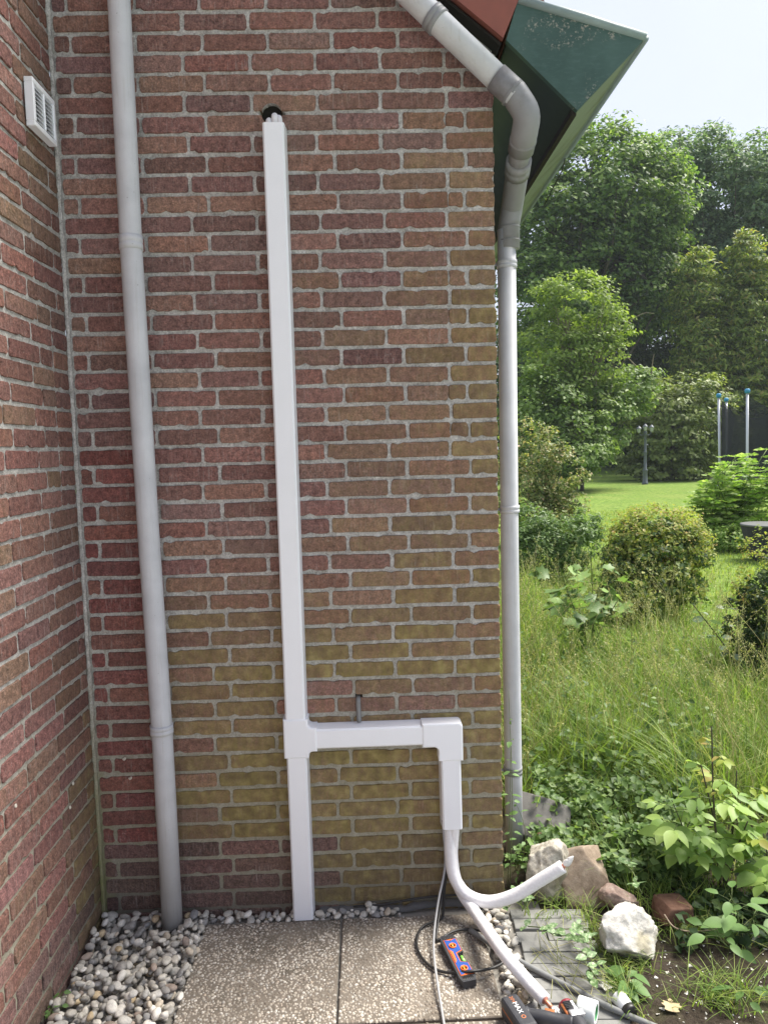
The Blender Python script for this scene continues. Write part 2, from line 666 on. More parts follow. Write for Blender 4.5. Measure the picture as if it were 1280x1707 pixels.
def brick_wall(name, label, specs, place, colour, shown, limit, mortar):
    root = thing(name, label, 'brick wall')
    mo = obj('mortar', mortar[0], mortar[1], MAT_MORTAR, root, smooth=True)
    ranked = sorted(range(len(specs)), key=lambda i: -shown(specs[i]))
    keep = {i for i in ranked[:limit] if shown(specs[i]) > 0}
    JV, JF, JC, nv = [], [], [], 0
    for i, s in enumerate(specs):
        w = s[1] - s[0]
        me, mw = pick_var(w)
        M4 = place(s) @ Matrix.Rotation(random.uniform(-.006, .006), 4, 'Y') @ Matrix.Rotation(random.uniform(-.006, .006), 4, 'X') \
            @ Matrix.Diagonal((w / mw * random.choice((1, 1)), 1, random.uniform(.965, 1.02), 1))
        col = colour(s)
        if i in keep:
            o = bpy.data.objects.new('brick', me)
            o.matrix_local = M4
            o.color = col
            link(o, root)
        else:
            v = np.empty(len(me.vertices) * 3, np.float32)
            me.vertices.foreach_get('co', v)
            v = v.reshape(-1, 3)
            A = np.array(M4)
            JV.append(v @ A[:3, :3].T + A[:3, 3])
            JF += [[q + nv for q in p.vertices] for p in me.polygons]
            JC.append(np.tile(col, (len(v), 1)))
            nv += len(v)
    if JV:
        o = obj('remaining_bricks', np.concatenate(JV), JF, MAT_BRICK_J, root)
        at = o.data.color_attributes.new('Col', 'FLOAT_COLOR', 'POINT')
        at.data.foreach_set('color', np.concatenate(JC).astype(np.float32).ravel())
        o['kind'] = 'stuff'
    return root


def overlap(a, b, c, d):
    return max(0, min(b, d) - max(a, c))


def shown_back(s):
    x0, x1, z, k = s
    if z > 3.14 or z < -0.06:
        return 0
    w = x1 - x0 - overlap(x0, x1, 0.222, 0.297) - overlap(x0, x1, 0.70, 0.785)
    if z > 2.75:
        w += overlap(x0, x1, 0.70, 0.785)
    px = 1.16 + (3.118 - z) * 1.0
    if z > 2.72:
        w -= overlap(x0, x1, px - 0.0, px + 0.11)
    return w


def shown_left(s):
    y0, y1, z, k = s
    q = to_px([0, y1 - 0.02, z])
    return y1 - y0 + 1 + 0.1 * y1 if (q[0] > 2 and -20 < q[1] < 1727) else 0


def mortar_grid(u0, u1, z0, z1, step, f):
    nu, nz = int((u1 - u0) / step) + 1, int((z1 - z0) / step) + 1
    U, Z = np.meshgrid(np.linspace(u0, u1, nu), np.linspace(z0, z1, nz))
    V = np.array([f(u, z) for u, z in zip(U.ravel(), Z.ravel())])
    i = np.arange((nu - 1) * (nz - 1))
    a = (i // (nu - 1)) * nu + i % (nu - 1)
    return V, np.stack([a, a + 1, a + 1 + nu, a + nu], 1)


def mdepth(u, z):
    n = noise.noise(Vector((u * 70, z * 70, 1.7))) * 0.5 + noise.noise(Vector((u * 19, z * 19, 9.2)))
    return 0.0050 + 0.0030 * n


def back_mortar(x, z):
    y = mdepth(x, z)
    for hx, hz, hr in HOLES:
        if (x - hx) ** 2 + (z - hz) ** 2 < hr * hr:
            y = 0.13
    if z > roof_z(x):
        z = roof_z(x)
    return (x, y, z)


BW = brick_wall('brick_wall', 'weathered red-brown back wall with green algae and white duct', specs_back,
                lambda s: Matrix.Translation(((s[0] + s[1]) / 2, max(-.0012, min(.0012, random.gauss(0, .0009))), s[2])),
                lambda s: back_colour((s[0] + s[1]) / 2, s[2], s[3]), shown_back, 300,
                mortar_grid(0.0, 1.487, -0.2, 4.15, 0.0088, back_mortar))
LW = brick_wall('brick_wall', 'brighter red side wall at left with a small white vent', specs_left,
                lambda s: Matrix.Translation((max(-.0015, min(.0015, random.gauss(0, .0012))), (s[0] + s[1]) / 2, s[2])) @ Matrix.Rotation(math.pi / 2, 4, 'Z'),
                lambda s: left_colour((s[0] + s[1]) / 2, s[2]), shown_left, 300,
                mortar_grid(0.0, 2.4, -0.2, 4.1, 0.0115, lambda y, z: (-mdepth(y + 5, z), -y, z)))
# drill the round hole for the pipes through the bricks it meets
bm = bmesh.new()
bmesh.ops.create_cone(bm, cap_ends=True, segments=28, radius1=HOLES[0][2] - .002, radius2=HOLES[0][2] - .002, depth=0.4, matrix=Matrix.Translation((HOLES[0][0], 0, HOLES[0][1])) @ Matrix.Rotation(math.pi / 2, 4, 'X'))
cutter = from_bm('cutter', bm)
for o in [c for c in BW.children if c.name.startswith('brick')]:
    if abs(o.location.x - HOLES[0][0]) < 0.16 and abs(o.location.z - HOLES[0][1]) < 0.075:
        md_ = o.modifiers.new('hole', 'BOOLEAN')
        md_.object = cutter
        md_.operation = 'DIFFERENCE'
        md_.solver = 'EXACT'
        ev = o.evaluated_get(bpy.context.evaluated_depsgraph_get())
        nm = bpy.data.meshes.new_from_object(ev)
        o.modifiers.clear()
        o.data = nm
bpy.data.objects.remove(cutter)
# return of the house round the right-hand corner, seen only from a step to the right
sv, sf = mortar_grid(0.008, 3.2, -0.2, 2.85, 0.03, lambda y, z: (1.486 - mdepth(y + 9, z) * .5, y, z))
SVs, SFs, SCs, nv = [sv], None, [], 0
side = obj('return_mortar', sv, sf, MAT_MORTAR, BW, smooth=True)
JV, JF, JC, nv = [], [], [], 0
for s in specs_side:
    me, mw = pick_var(s[1] - s[0])
    A = np.array(Matrix.Translation((1.4905, (s[0] + s[1]) / 2, s[2])) @ Matrix.Rotation(math.pi / 2, 4, 'Z'))
    v = np.empty(len(me.vertices) * 3, np.float32)
    me.vertices.foreach_get('co', v)
    v = v.reshape(-1, 3)
    JV.append(v @ A[:3, :3].T + A[:3, 3])
    JF += [[q + nv for q in p.vertices] for p in me.polygons]
    JC.append(np.tile(back_colour(1.4, s[2], s[3]), (len(v), 1)))
    nv += len(v)
o = obj('return_bricks', np.concatenate(JV), JF, MAT_BRICK_J, BW)
o.data.color_attributes.new('Col', 'FLOAT_COLOR', 'POINT').data.foreach_set('color', np.concatenate(JC).astype(np.float32).ravel())
o['kind'] = 'stuff'
# mortar fillet along the inner corner
V, F = tube([(0.003 + .0025 * noise.noise(Vector((1, 8, z * 14))), -0.003 + .0025 * noise.noise(Vector((4, 1, z * 17))), z) for z in np.arange(-0.15, 4.1, 0.012)],
            [0.0085 + 0.0035 * noise.noise(Vector((0, 3, z * 9))) + 0.0035 * noise.noise(Vector((5, 3, z * 40))) for z in np.arange(-0.15, 4.1, 0.012)], 8)
obj('corner_pointing', V, F, MAT_MORTAR, BW, smooth=True)
# smear of cement where the brickwork meets the verge
bm = bmesh.new()
bmesh.ops.create_icosphere(bm, subdivisions=3, radius=1.0)
for v in bm.verts:
    n = noise.noise(v.co * 2.3)
    v.co = Vector((1.452 + v.co.x * 0.045 * (1 + .4 * n) + v.co.z * -.02, 0.004 + v.co.y * 0.012 * (1 + n), 2.975 + v.co.z * 0.045 * (1 + .4 * n)))
from_bm('cement_smear', bm, MAT_MORTAR, BW, True)

# ------------------------------------------------------------------ roof edge and eaves box
RF = thing('roof', 'red tiled roof edge above the brick gable', 'roof', (1.5, 0, 3.0))
V, F = prism([(1.512, 3.000), (1.572, 3.138), (1.50, 3.20), (0.02, 4.384), (-0.1, 4.29)], -0.075, -0.05)
obj('verge_board', V, F, MAT_TILE, RF)
V, F = prism([(1.512, 3.02), (1.572, 3.138), (1.662, 3.122), (1.60, 3.205), (0.02, 4.44), (-0.06, 4.30)], -0.047, 7.0)
obj('roof_slope', V, F, MAT_TILE, RF)
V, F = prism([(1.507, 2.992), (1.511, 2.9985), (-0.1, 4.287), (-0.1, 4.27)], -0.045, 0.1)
obj('verge_gap_shade', V, F, MAT_DARK, RF)  # dark strip painting the shade of the gap under the verge

GT = thing('eaves_box', 'green painted wooden eaves box with flaking paint at the gable end', 'eaves', (1.76, 0, 2.77))
TL, TR, BB, LL = (1.565, 3.127), (1.993, 3.002), (1.76, 2.77), (1.523, 2.998)
V, F = prism([TL, LL, BB, TR], -0.066, -0.045)
obj('end_board', V, F, MAT_GREEN, GT)


def board(a, b, t, y0, y1):
    a, b = np.array(a), np.array(b)
    d = (b - a) / np.linalg.norm(b - a)
    n = np.array([-d[1], d[0]])
    return prism([a, b, b + n * t, a + n * t], y0, y1)


V, F = board((1.982, 3.0), (1.762, 2.779), -0.018, -0.043, 7.0)
obj('fascia', V, F, MAT_FASCIA, GT)
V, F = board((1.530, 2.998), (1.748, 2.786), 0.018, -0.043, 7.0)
obj('soffit', V, F, plain('shaded_soffit_green', (0.022, 0.036, 0.036), 0.6, 0.25, 14), GT)  # underside shade painted in as a darker copy of the green
V, F = board((1.57, 3.118), (1.98, 3.0), -0.015, -0.043, 7.0)
obj('top_board', V, F, MAT_LIP, GT)
tobj('rolled_lip', [(1.566, -0.062, 3.125), (1.78, -0.063, 3.064), (1.99, -0.062, 3.001)], [0.015, 0.016, 0.014], MAT_LIP, GT, 12)
tobj('gutter_edge', [(1.992, -0.06, 3.0), (1.992, 3.0, 3.0), (1.992, 7.0, 3.0)], 0.011, MAT_LIP, GT, 8)
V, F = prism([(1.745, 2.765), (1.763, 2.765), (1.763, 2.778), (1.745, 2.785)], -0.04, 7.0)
obj('soffit_shade_strip', V, F, MAT_DARK, GT)  # near-black colour carries the shade along the soffit's lower edge
# thin stray wire hanging from the eaves
WIRE = [at_x(943, 258, 1.990), at_x(936, 285, 1.990), at_x(922, 312, 1.985), at_x(906, 344, 1.985)]
WIRE[0][2] = 3.0
o = tobj('hanging_wire', spline(WIRE, 6), 0.0028, plain('wire_black', (0.03, 0.03, 0.03), 0.5), None, 6)
tag(o, 'thin black wire dangling below the green eaves box', 'wire')

# ------------------------------------------------------------------ rainwater pipes
def ring(p, d, r0, r1, h):
    """short coupling: lathe profile centred on p along d"""
    d = Vector(d).normalized()
    o = Vector(p) - d * h / 2
    return lathe([(r0, 0), (r1, 0.0), (r1, h * 0.42), (r1 * 0.97, h * 0.45), (r1 * 0.97, h * 0.55), (r1, h * 0.58), (r1, h), (r0, h)], 24, o, d)


DP = thing('downpipe', 'long grey rainwater pipe beside the inner corner at left', 'downpipe', (0.27, -0.07, -0.05))
tobj('pipe', [(0.258, -0.07, 3.9), (0.260, -0.07, 3.1), (0.256, -0.07, 2.37), (0.262, -0.07, 1.4), (0.272, -0.07, 0.69), (0.2725, -0.07, -0.12)],
     0.0362, MAT_PIPE, DP, 28)
V, F = ring((0.256, -0.07, 2.365), (0, 0, 1), 0.0362, 0.0388, 0.045)
obj('coupling', V, F, MAT_PIPE, DP, True)
V, F = ring((0.2715, -0.07, 0.692), (0.01, 0, 1), 0.0362, 0.0402, 0.032)
obj('clamp', V, F, MAT_PIPE, DP, True)
obj('clamp_stem', *tube([(0.2715, -0.04, 0.692), (0.2715, 0.01, 0.692)], 0.006, 8), MAT_PIPE_D, DP, True)
obj('clamp_stem', *tube([(0.256, -0.04, 2.365), (0.256, 0.01, 2.365)], 0.006, 8), MAT_PIPE_D, DP, True)

P0, P1 = np.array([0.905, -0.078, 3.42]), np.array([1.545, -0.088, 2.812])
P1b = np.array([1.590, -0.060, 2.738])
P2, P3 = np.array([1.590, 0.235, 2.575]), np.array([1.588, 0.30, 2.50])
RP = thing('downpipe', 'grey rainwater pipe crossing the gable and turning down behind the corner', 'downpipe', (1.588, 0.3, -0.05))
tobj('sloping_pipe', [P0, (P0 + P1) / 2, P1], 0.0405, MAT_PIPE, RP, 28)
d01 = (P1 - P0) / np.linalg.norm(P1 - P0)
cp = at_y(725, 31, -0.083)
V, F = ring(cp, d01, 0.0405, 0.0452, 0.036)
obj('clamp', V, F, MAT_PIPE_D, RP, True)
E1, E2, E3 = at_y(862, 160, -0.085), at_y(877, 190, -0.082), at_y(874, 222, -0.045)
E4 = at_y(868, 250, 0.02)
elb = np.concatenate([[P1 - d01 * 0.085], spline([E1 - d01 * .01, E2, E3], 5), [E4]])
tobj('elbow', elb, 0.0448, MAT_PIPE_D, RP, 26)
V, F = ring(E3 * .6 + E4 * .4, E4 - E3, 0.0448, 0.0465, 0.008)
obj('elbow_seam', V, F, MAT_PIPE_D, RP, True)
V, F = ring(P1 - d01 * 0.012, d01, 0.0455, 0.0468, 0.008)
obj('elbow_seam', V, F, MAT_PIPE_D, RP, True)
E5, E6 = at_y(866, 258, 0.04), at_y(860, 300, 0.17)
E7, E8 = at_y(853, 345, 0.275), at_y(848, 375, 0.30)
tobj('link_pipe', [E4 - (E4 - E3) * .1, E5, E5 * .5 + E6 * .5], 0.036, MAT_PIPE_D, RP, 24)
V, F = ring(E5 * .55 + E6 * .45, E6 - E5, 0.036, 0.0455, 0.07)
obj('socket', V, F, MAT_PIPE_D, RP, True)
low = np.concatenate([[E5 * .6 + E6 * .4, E6], spline([E6 * .35 + E7 * .65, E7, E8], 5), [E8 - np.array([0, 0, .09])]])
tobj('lower_elbow', low, 0.0415, MAT_PIPE_D, RP, 26)
for zz in (E8[2] - .01, E8[2] - .06):
    V, F = ring((E8[0], E8[1], zz), (0, 0, 1), 0.0415, 0.0432, 0.005)
    obj('elbow_seam', V, F, MAT_PIPE_D, RP, True)
tobj('upright_pipe', [(1.588, 0.30, 2.49), (1.586, 0.30, 1.2), (1.590, 0.30, 0.3), (1.592, 0.30, -0.12)], 0.0355, MAT_PIPE, RP, 28)
for py in (437, 850, 1290):
    q = at_y(848, py, 0.265)
    V, F = ring((1.588, 0.30, q[2]), (0, 0, 1), 0.0355, 0.0392, 0.03)
    obj('clamp', V, F, MAT_PIPE if py < 900 else MAT_PIPE_D, RP, True)
    obj('clamp_stem', *tube([(1.56, 0.30, q[2]), (1.48, 0.30, q[2])], 0.006, 8), MAT_PIPE_D, RP, True)

# ------------------------------------------------------------------ white cable duct
def duct_profile(w, d, bev=0.006, taper=0.004):
    """cross-section (across, out) starting at the wall"""
    return [(-w / 2, 0.0), (-w / 2 + taper, -d + bev), (-w / 2 + taper + bev, -d), (w / 2 - taper - bev, -d), (w / 2 - taper, -d + bev), (w / 2, 0.0)]


def duct_run(name, a, b, w, d, mat, parent):
    """straight trunking from a to b, both (x, z) on the wall face"""
    a, b = np.array(a), np.array(b)
    t = (b - a) / np.linalg.norm(b - a)
    s = np.array([t[1], -t[0]])
    pr = duct_profile(w, d)
    V = []
    for e in (a, b):
        for (u, y) in pr:
            p = e + s * u
            V.append((p[0], y, p[1]))
    n = len(pr)
    F = [[i, (i + 1) % n, (i + 1) % n + n, i + n] for i in range(n)] + [list(range(n))[::-1], list(range(n, 2 * n))]
    return obj(name, V, F, mat, parent)


CD = thing('cable_duct', 'glossy white plastic cable duct with tee and elbow on the back wall', 'cable duct', (0.74, 0, -0.05))
WD = 0.080
duct_run('upper_run', (0.742, 2.752), (0.7415, 0.70), WD, 0.058, MAT_DUCT, CD)
duct_run('lower_run', (0.7415, 0.575), (0.743, -0.052), WD, 0.058, MAT_DUCT, CD)
duct_run('cross_run', (0.80, 0.6275), (1.21, 0.6275), WD, 0.058, MAT_DUCT, CD)
duct_run('drop_run', (1.295, 0.54), (1.297, 0.272), WD, 0.058, MAT_DUCT, CD)
hw = 0.0445


def fitting(name, outline, d):
    """flat trunking fitting: outline on the wall face, rounded front edge"""
    n = len(outline)
    O = np.array(outline)
    bm = bmesh.new()
    vs = [bm.verts.new((p[0], 0.0, p[1])) for p in O]
    f = bm.faces.new(vs)
    r = bmesh.ops.extrude_face_region(bm, geom=[f])
    ev = [v for v in r['geom'] if isinstance(v, bmesh.types.BMVert)]
    for v in ev:
        v.co.y = -d
    bm.faces.ensure_lookup_table()
    front = [e for e in bm.edges if all(abs(v.co.y + d) < 1e-6 for v in e.verts)]
    bmesh.ops.bevel(bm, geom=front, offset=0.007, segments=3, profile=0.5, affect='EDGES')
    bmesh.ops.recalc_face_normals(bm, faces=bm.faces)
    return from_bm(name, bm, MAT_DUCT, CD)


def arc(cx, cz, r, a0, a1, n=6):
    return [(cx + r * math.cos(R(a)), cz + r * math.sin(R(a))) for a in np.linspace(a0, a1, n)]


zt, zb, xc, zc = 0.705, 0.560, 0.7415, 0.6275
fitting('tee', [(xc - hw, zb), (xc + hw, zb)] + arc(xc + hw + 0.014, zc - hw - 0.014, 0.014, 180, 90, 5)[0:]
        + [(0.816, zc - hw), (0.816, zc + hw)] + arc(xc + hw + 0.014, zc + hw + 0.014, 0.014, 270, 180, 5) + [(xc + hw, zt), (xc - hw, zt)], 0.0615)
xe = 1.295
fitting('elbow', [(1.193, zc - hw)] + arc(xe - hw - 0.016, zc - hw - 0.016, 0.016, 90, 0, 6) + [(xe - hw, 0.530), (xe + hw, 0.530)]
        + arc(xe + hw - 0.016, zc + hw - 0.016, 0.016, 0, 90, 6) + [(1.193, zc + hw)], 0.0615)

MAT_INS = plain('white_insulation', (0.72, 0.71, 0.72), 0.75, 0.08, 120, bump=0.0025)
MAT_COPPER = plain('copper', (0.62, 0.27, 0.17), 0.35, 0.1, 60, metal=0.7)
MAT_TAPE = plain('crinkled_clear_tape', (0.72, 0.71, 0.68), 0.35, 0.1, 90, bump=0.002, spec=0.6)
# pipe ends disappearing into the drilled hole above the duct
for dx, dz, rr in ((-0.017, -0.008, 0.0105), (0.004, 0.006, 0.0115), (0.019, 0.000, 0.0105)):
    bx, bz = 0.742 + dx, 2.735 + 0.012
    o = tobj('insulated_pipe_end', spline([(bx, -0.03, bz), (bx, -0.03, bz + 0.022 + dz), (bx * .9 + .1 * _h[0], -0.012, bz + 0.036 + dz), (bx * .8 + .2 * _h[0], 0.05, bz + 0.042 + dz)], 5), rr, MAT_INS, CD, 12)

obj('hole_shade', *lathe([(0.038, 0.0), (0.038, 0.06)], 24, (HOLES[0][0], 0.03, HOLES[0][1]), (0, 1, 0)), MAT_DARK, BW)  # near-black sleeve paints in the shade inside the drilled hole
# grey conduit coming out of the wall behind the cross run
MAT_COND = plain('grey_conduit_pvc', (0.19, 0.195, 0.195), 0.5, 0.12, 60)
o = tobj('conduit', spline([(_h2[0], 0.06, _h2[2] - 0.002), (_h2[0], -0.004, _h2[2] - 0.003), (_h2[0], -0.012, _h2[2] - 0.02), (_h2[0] + .001, -0.013, 0.70), (_h2[0] + .001, -0.013, 0.672)], 6), 0.0085, MAT_COND, None, 12)
tag(o, 'short grey conduit dropping from a hole into the white cross duct', 'conduit')

# ------------------------------------------------------------------ vent grille on the left wall
VG = thing('vent_grille', 'small square white plastic vent grille on the left wall', 'vent', (0.0, -0.14, 2.69))
y0, y1, z0, z1 = -0.226, -0.062, 2.682, 2.828
fr = bmesh.new()
for (a, b, c, d) in ((y0, y1, z1 - 0.016, z1), (y0, y1, z0, z0 + 0.016), (y0, y0 + 0.014, z0 + .0158, z1 - .0158), (y1 - 0.014, y1, z0 + .0158, z1 - .0158), ((y0 + y1) / 2 - .004, (y0 + y1) / 2 + .004, z0 + .0158, z1 - .0158)):
    box(0.002, 0.030, a, b, c, d, 0.002, 1, bm=fr)
from_bm('frame', fr, MAT_DUCT, VG)
from_bm('backing', box(0.0, 0.008, y0 + .004, y1 - .004, z0 + .004, z1 - .004), MAT_DARK, VG)
for i in range(9):
    zc_ = z0 + 0.024 + i * 0.0125
    for (a, b) in ((y0 + 0.0142, (y0 + y1) / 2 - .0042), ((y0 + y1) / 2 + .0042, y1 - 0.0142)):
        V = [(0.010, a, zc_ + 0.009), (0.027, a, zc_ - 0.002), (0.027, a, zc_ - 0.0035), (0.010, a, zc_ + 0.0075)]
        V += [(x, b, z) for x, _, z in V]
        obj('slat', V, [[0, 1, 2, 3], [7, 6, 5, 4], [0, 4, 5, 1], [1, 5, 6, 2], [2, 6, 7, 3], [3, 7, 4, 0]], MAT_DUCT, VG)

# ------------------------------------------------------------------ ground
GZ = -0.075


def lawn_material():
    m, nt = nodes('lawn_turf')
    pos = nd(nt, 'NewGeometry').outputs['Position']
    big = noise_(nt, pos, 0.6, 4)
    fine = noise_(nt, pos, 9, 7, 0.8)
    c = ramp(nt, fine, [(0.34, (0.045, 0.095, 0.016)), (0.5, (0.11, 0.18, 0.030)), (0.64, (0.21, 0.28, 0.06))])
    c = mixc(nt, math_(nt, 'MULTIPLY', mrange(nt, noise_(nt, pos, 40, 2), 0.66, 0.72), 0.5), c, (0.45, 0.45, 0.30))
    c = mixc(nt, math_(nt, 'MULTIPLY', mrange(nt, big, 0.45, 0.65), 0.35), c, (0.19, 0.22, 0.06))
    finish(nt, c, 0.9, fine, 0.03, 0.8, spec=0.1)
    return m


def soil_material():
    m, nt = nodes('dark_soil')
    pos = nd(nt, 'NewGeometry').outputs['Position']
    f = noise_(nt, pos, 60, 6, 0.75)
    b = noise_(nt, pos, 9, 4)
    c = ramp(nt, f, [(0.3, (0.022, 0.017, 0.012)), (0.55, (0.055, 0.043, 0.032)), (0.8, (0.12, 0.10, 0.075))])
    c = mixc(nt, math_(nt, 'MULTIPLY', mrange(nt, b, 0.5, 0.66), 0.45), c, (0.075, 0.085, 0.03))
    finish(nt, c, 0.95, f, 0.012, 0.9, spec=0.15)
    return m


MAT_LAWN = lawn_material()
MAT_SOIL = soil_material()
nx = 70
xs = np.concatenate([np.linspace(-260, -8, 14), np.linspace(-6, 16, 45), np.linspace(18, 300, 22)])
yv = np.concatenate([np.linspace(-120, -6, 10), np.linspace(-5, 16, 44), np.linspace(18, 400, 30)])
X, Y = np.meshgrid(xs, yv)
Zg = GZ - 0.012 + 0.02 * np.sin(X * 0.9 + 1) * np.cos(Y * 0.7) * (np.hypot(X - 1, Y) > 3.5)
i = np.arange((len(xs) - 1) * (len(yv) - 1))
a = (i // (len(xs) - 1)) * len(xs) + i % (len(xs) - 1)
tag(obj('ground', np.stack([X.ravel(), Y.ravel(), Zg.ravel()], 1), np.stack([a, a + 1, a + 1 + len(xs), a + len(xs)], 1), MAT_LAWN, smooth=True), kind='structure')


def patch(name, x0, x1, y0, y1, step, f, mat):
    nu, nv_ = int((x1 - x0) / step) + 1, int((y1 - y0) / step) + 1
    X, Y = np.meshgrid(np.linspace(x0, x1, nu), np.linspace(y0, y1, nv_))
    V = np.array([(x, y, f(x, y)) for x, y in zip(X.ravel(), Y.ravel())])
    i = np.arange((nu - 1) * (nv_ - 1))
    a = (i // (nu - 1)) * nu + i % (nu - 1)
    return tag(obj(name, V, np.stack([a, a + 1, a + 1 + nu, a + nu], 1), mat, smooth=True), kind='structure')


def soil_z(x, y):
    n = noise.noise(Vector((x * 5, y * 5, 0))) * 0.012 + noise.noise(Vector((x * 18, y * 18, 4))) * 0.006
    e = min(1.0, max(0.0, (x - 1.74) / 0.15))
    if y > 0.1:
        e = max(e, min(1, (x - 1.5) / .1))
    return -0.068 + e * 0.014 + n * (0.4 + e)


tag(from_bm('bounce_terrace', box(0.0, 8.0, -9.0, -1.12, -0.09, -0.062), plain('bounce_concrete', (0.49, 0.485, 0.48), 0.9, 0.2, 6, world_pos=True)), kind='structure')  # unseen paving added under and behind the viewer to bounce neutral light
patch('soil', 1.50, 4.4, -1.3, 1.9, 0.03, soil_z, MAT_SOIL)
patch('paving_bed', -0.02, 1.62, -2.4, 0.02, 0.05, lambda x, y: -0.066 - 0.004 * noise.noise(Vector((x * 9, y * 9, 2))), plain('bed_sand', (0.24, 0.225, 0.20), 0.95, 0.3, 80, bump=0.004))


# ------------------------------------------------------------------ exposed aggregate slabs
def aggregate_material():
    m, nt = nodes('river_gravel_chips')
    g = nd(nt, 'NewGeometry')
    pos = g.outputs['Position']
    c = ramp(nt, g.outputs['Random Per Island'], [(0.0, (0.22, 0.18, 0.145)), (0.2, (0.36, 0.315, 0.26)), (0.42, (0.45, 0.405, 0.34)), (0.6, (0.30, 0.265, 0.225)), (0.78, (0.41, 0.385, 0.345)), (0.92, (0.58, 0.54, 0.475)), (1.0, (0.40, 0.33, 0.26))])
    st = noise_(nt, pos, 4.2, 6, 0.7)
    c = mixc(nt, math_(nt, 'MULTIPLY', mrange(nt, st, 0.49, 0.64), 0.74), c, (0.085, 0.068, 0.050))
    finish(nt, c, 0.75, noise_(nt, pos, 600, 2), 0.0006, 0.4, spec=0.25)
    return m


MAT_AGG = aggregate_material()
MAT_SLABBASE = plain('slab_cement', (0.17, 0.145, 0.118), 0.95, 0.3, 70, bump=0.002, dirt=(0.07, 0.06, 0.045), dirt_scale=7, world_pos=True)


def chips(x0, x1, y0, y1, z, sp, seed):
    g = np.random.default_rng(seed)
    X, Y = np.meshgrid(np.arange(x0 + sp * .6, x1 - sp * .4, sp), np.arange(y0 + sp * .6, y1 - sp * .4, sp))
    X = X + ((np.arange(X.shape[0]) % 2) * sp / 2)[:, None]
    P = np.stack([X.ravel(), Y.ravel()], 1)
    P += g.uniform(-sp * .42, sp * .42, P.shape)
    P = P[(P[:, 0] < x1 - .003) & (P[:, 0] > x0 + .003)]
    P = P[g.random(len(P)) < 0.94]
    n = len(P)
    r = sp * g.uniform(.40, .78, n)
    asp = g.uniform(.65, 1.0, n)
    th = g.uniform(0, np.pi, n)
    hh = r * g.uniform(.35, .75, n)
    k = 6
    a = np.linspace(0, 2 * np.pi, k, endpoint=False)
    ring_ = np.stack([np.cos(a), np.sin(a)], 1)
    def rr(scale):
        j = g.uniform(.85, 1.15, (n, k))
        u = ring_[None, :, 0] * r[:, None] * scale * j
        v = ring_[None, :, 1] * (r * asp)[:, None] * scale * j
        return (P[:, 0, None] + u * np.cos(th)[:, None] - v * np.sin(th)[:, None], P[:, 1, None] + u * np.sin(th)[:, None] + v * np.cos(th)[:, None])
    V = np.zeros((n, 2 * k + 1, 3))
    bx, by = rr(1.0)
    V[:, :k, 0], V[:, :k, 1], V[:, :k, 2] = bx, by, z - .0015
    bx, by = rr(.72)
    V[:, k:2 * k, 0], V[:, k:2 * k, 1] = bx, by
    V[:, k:2 * k, 2] = z - .0015 + hh[:, None] * .72
    V[:, 2 * k, 0], V[:, 2 * k, 1], V[:, 2 * k, 2] = P[:, 0], P[:, 1], z - .0015 + hh
    f = []
    for i in range(k):
        j = (i + 1) % k
        f += [[i, j, k + j], [i, k + j, k + i], [k + i, k + j, 2 * k]]
    F = (np.array(f)[None] + (np.arange(n) * (2 * k + 1))[:, None, None]).reshape(-1, 3)
    return V.reshape(-1, 3), F


PV = tag(link(bpy.data.objects.new('terrace_paving', None)), kind='structure')
for n_, (x0, x1, y0, y1, full) in enumerate([(0.388, 0.879, -0.553, -0.056, 1), (0.887, 1.388, -0.549, -0.056, 1), (0.385, 0.878, -1.06, -0.566, .5), (0.886, 1.39, -1.06, -0.560, .5)]):
    s = from_bm('paving_slab', box(x0, x1, y0, y1, -0.11, -0.0535, 0.003, 1), MAT_SLABBASE, PV)
    V, F = chips(x0, x1, y1 - (y1 - y0) * full, y1, -0.0535, 0.0098, 40 + n_)
    o = obj('exposed_pebble_facing', V, F, MAT_AGG, s, smooth=True)
    o['kind'] = 'stuff'

# ------------------------------------------------------------------ grey pavers
MAT_PAVER = plain('grey_paver', (0.20, 0.20, 0.19), 0.85, 0.22, 45, bump=0.003, dirt=(0.11, 0.105, 0.085), dirt_scale=9, world_pos=True)
PP = tag(link(bpy.data.objects.new('paver_path', None)), kind='structure')
yy = -0.045
rowi = 0
while yy > -1.1:
    d = random.uniform(0.056, 0.062)
    xl = 1.502 - max(0, (-yy - .5)) * 0.03 + random.uniform(-.004, .004)
    ln = 0.262 + random.uniform(-.012, .008)
    segs = [(xl, xl + ln)]
    if rowi % 4 == 2:
        segs = [(xl, xl + 0.105), (xl + 0.109, xl + ln)]
    if yy < -0.52:
        segs = [(xl - 0.10, xl - .004)] + segs
    for (a, b) in segs:
        bm = box(a, b, -d / 2 + .0022, d / 2 - .0022, -0.10, -0.052 + random.uniform(-.003, .003), 0.004, 2)
        for v in bm.verts:
            n = noise.noise(v.co * 40 + Vector((0, yy * 50, 0)))
            v.co.z += 0.0018 * n
            v.co.y += 0.0018 * noise.noise(v.co * 25 + Vector((9, yy * 50, 0)))
        bmesh.ops.rotate(bm, verts=bm.verts, cent=((a + b) / 2, 0, 0), matrix=Matrix.Rotation(-0.045 + random.uniform(-.01, .01), 3, 'Z'))
        bmesh.ops.translate(bm, verts=bm.verts, vec=(0, yy - d / 2, 0))
        from_bm('paver', bm, MAT_PAVER, PP)
    yy -= d
    rowi += 1

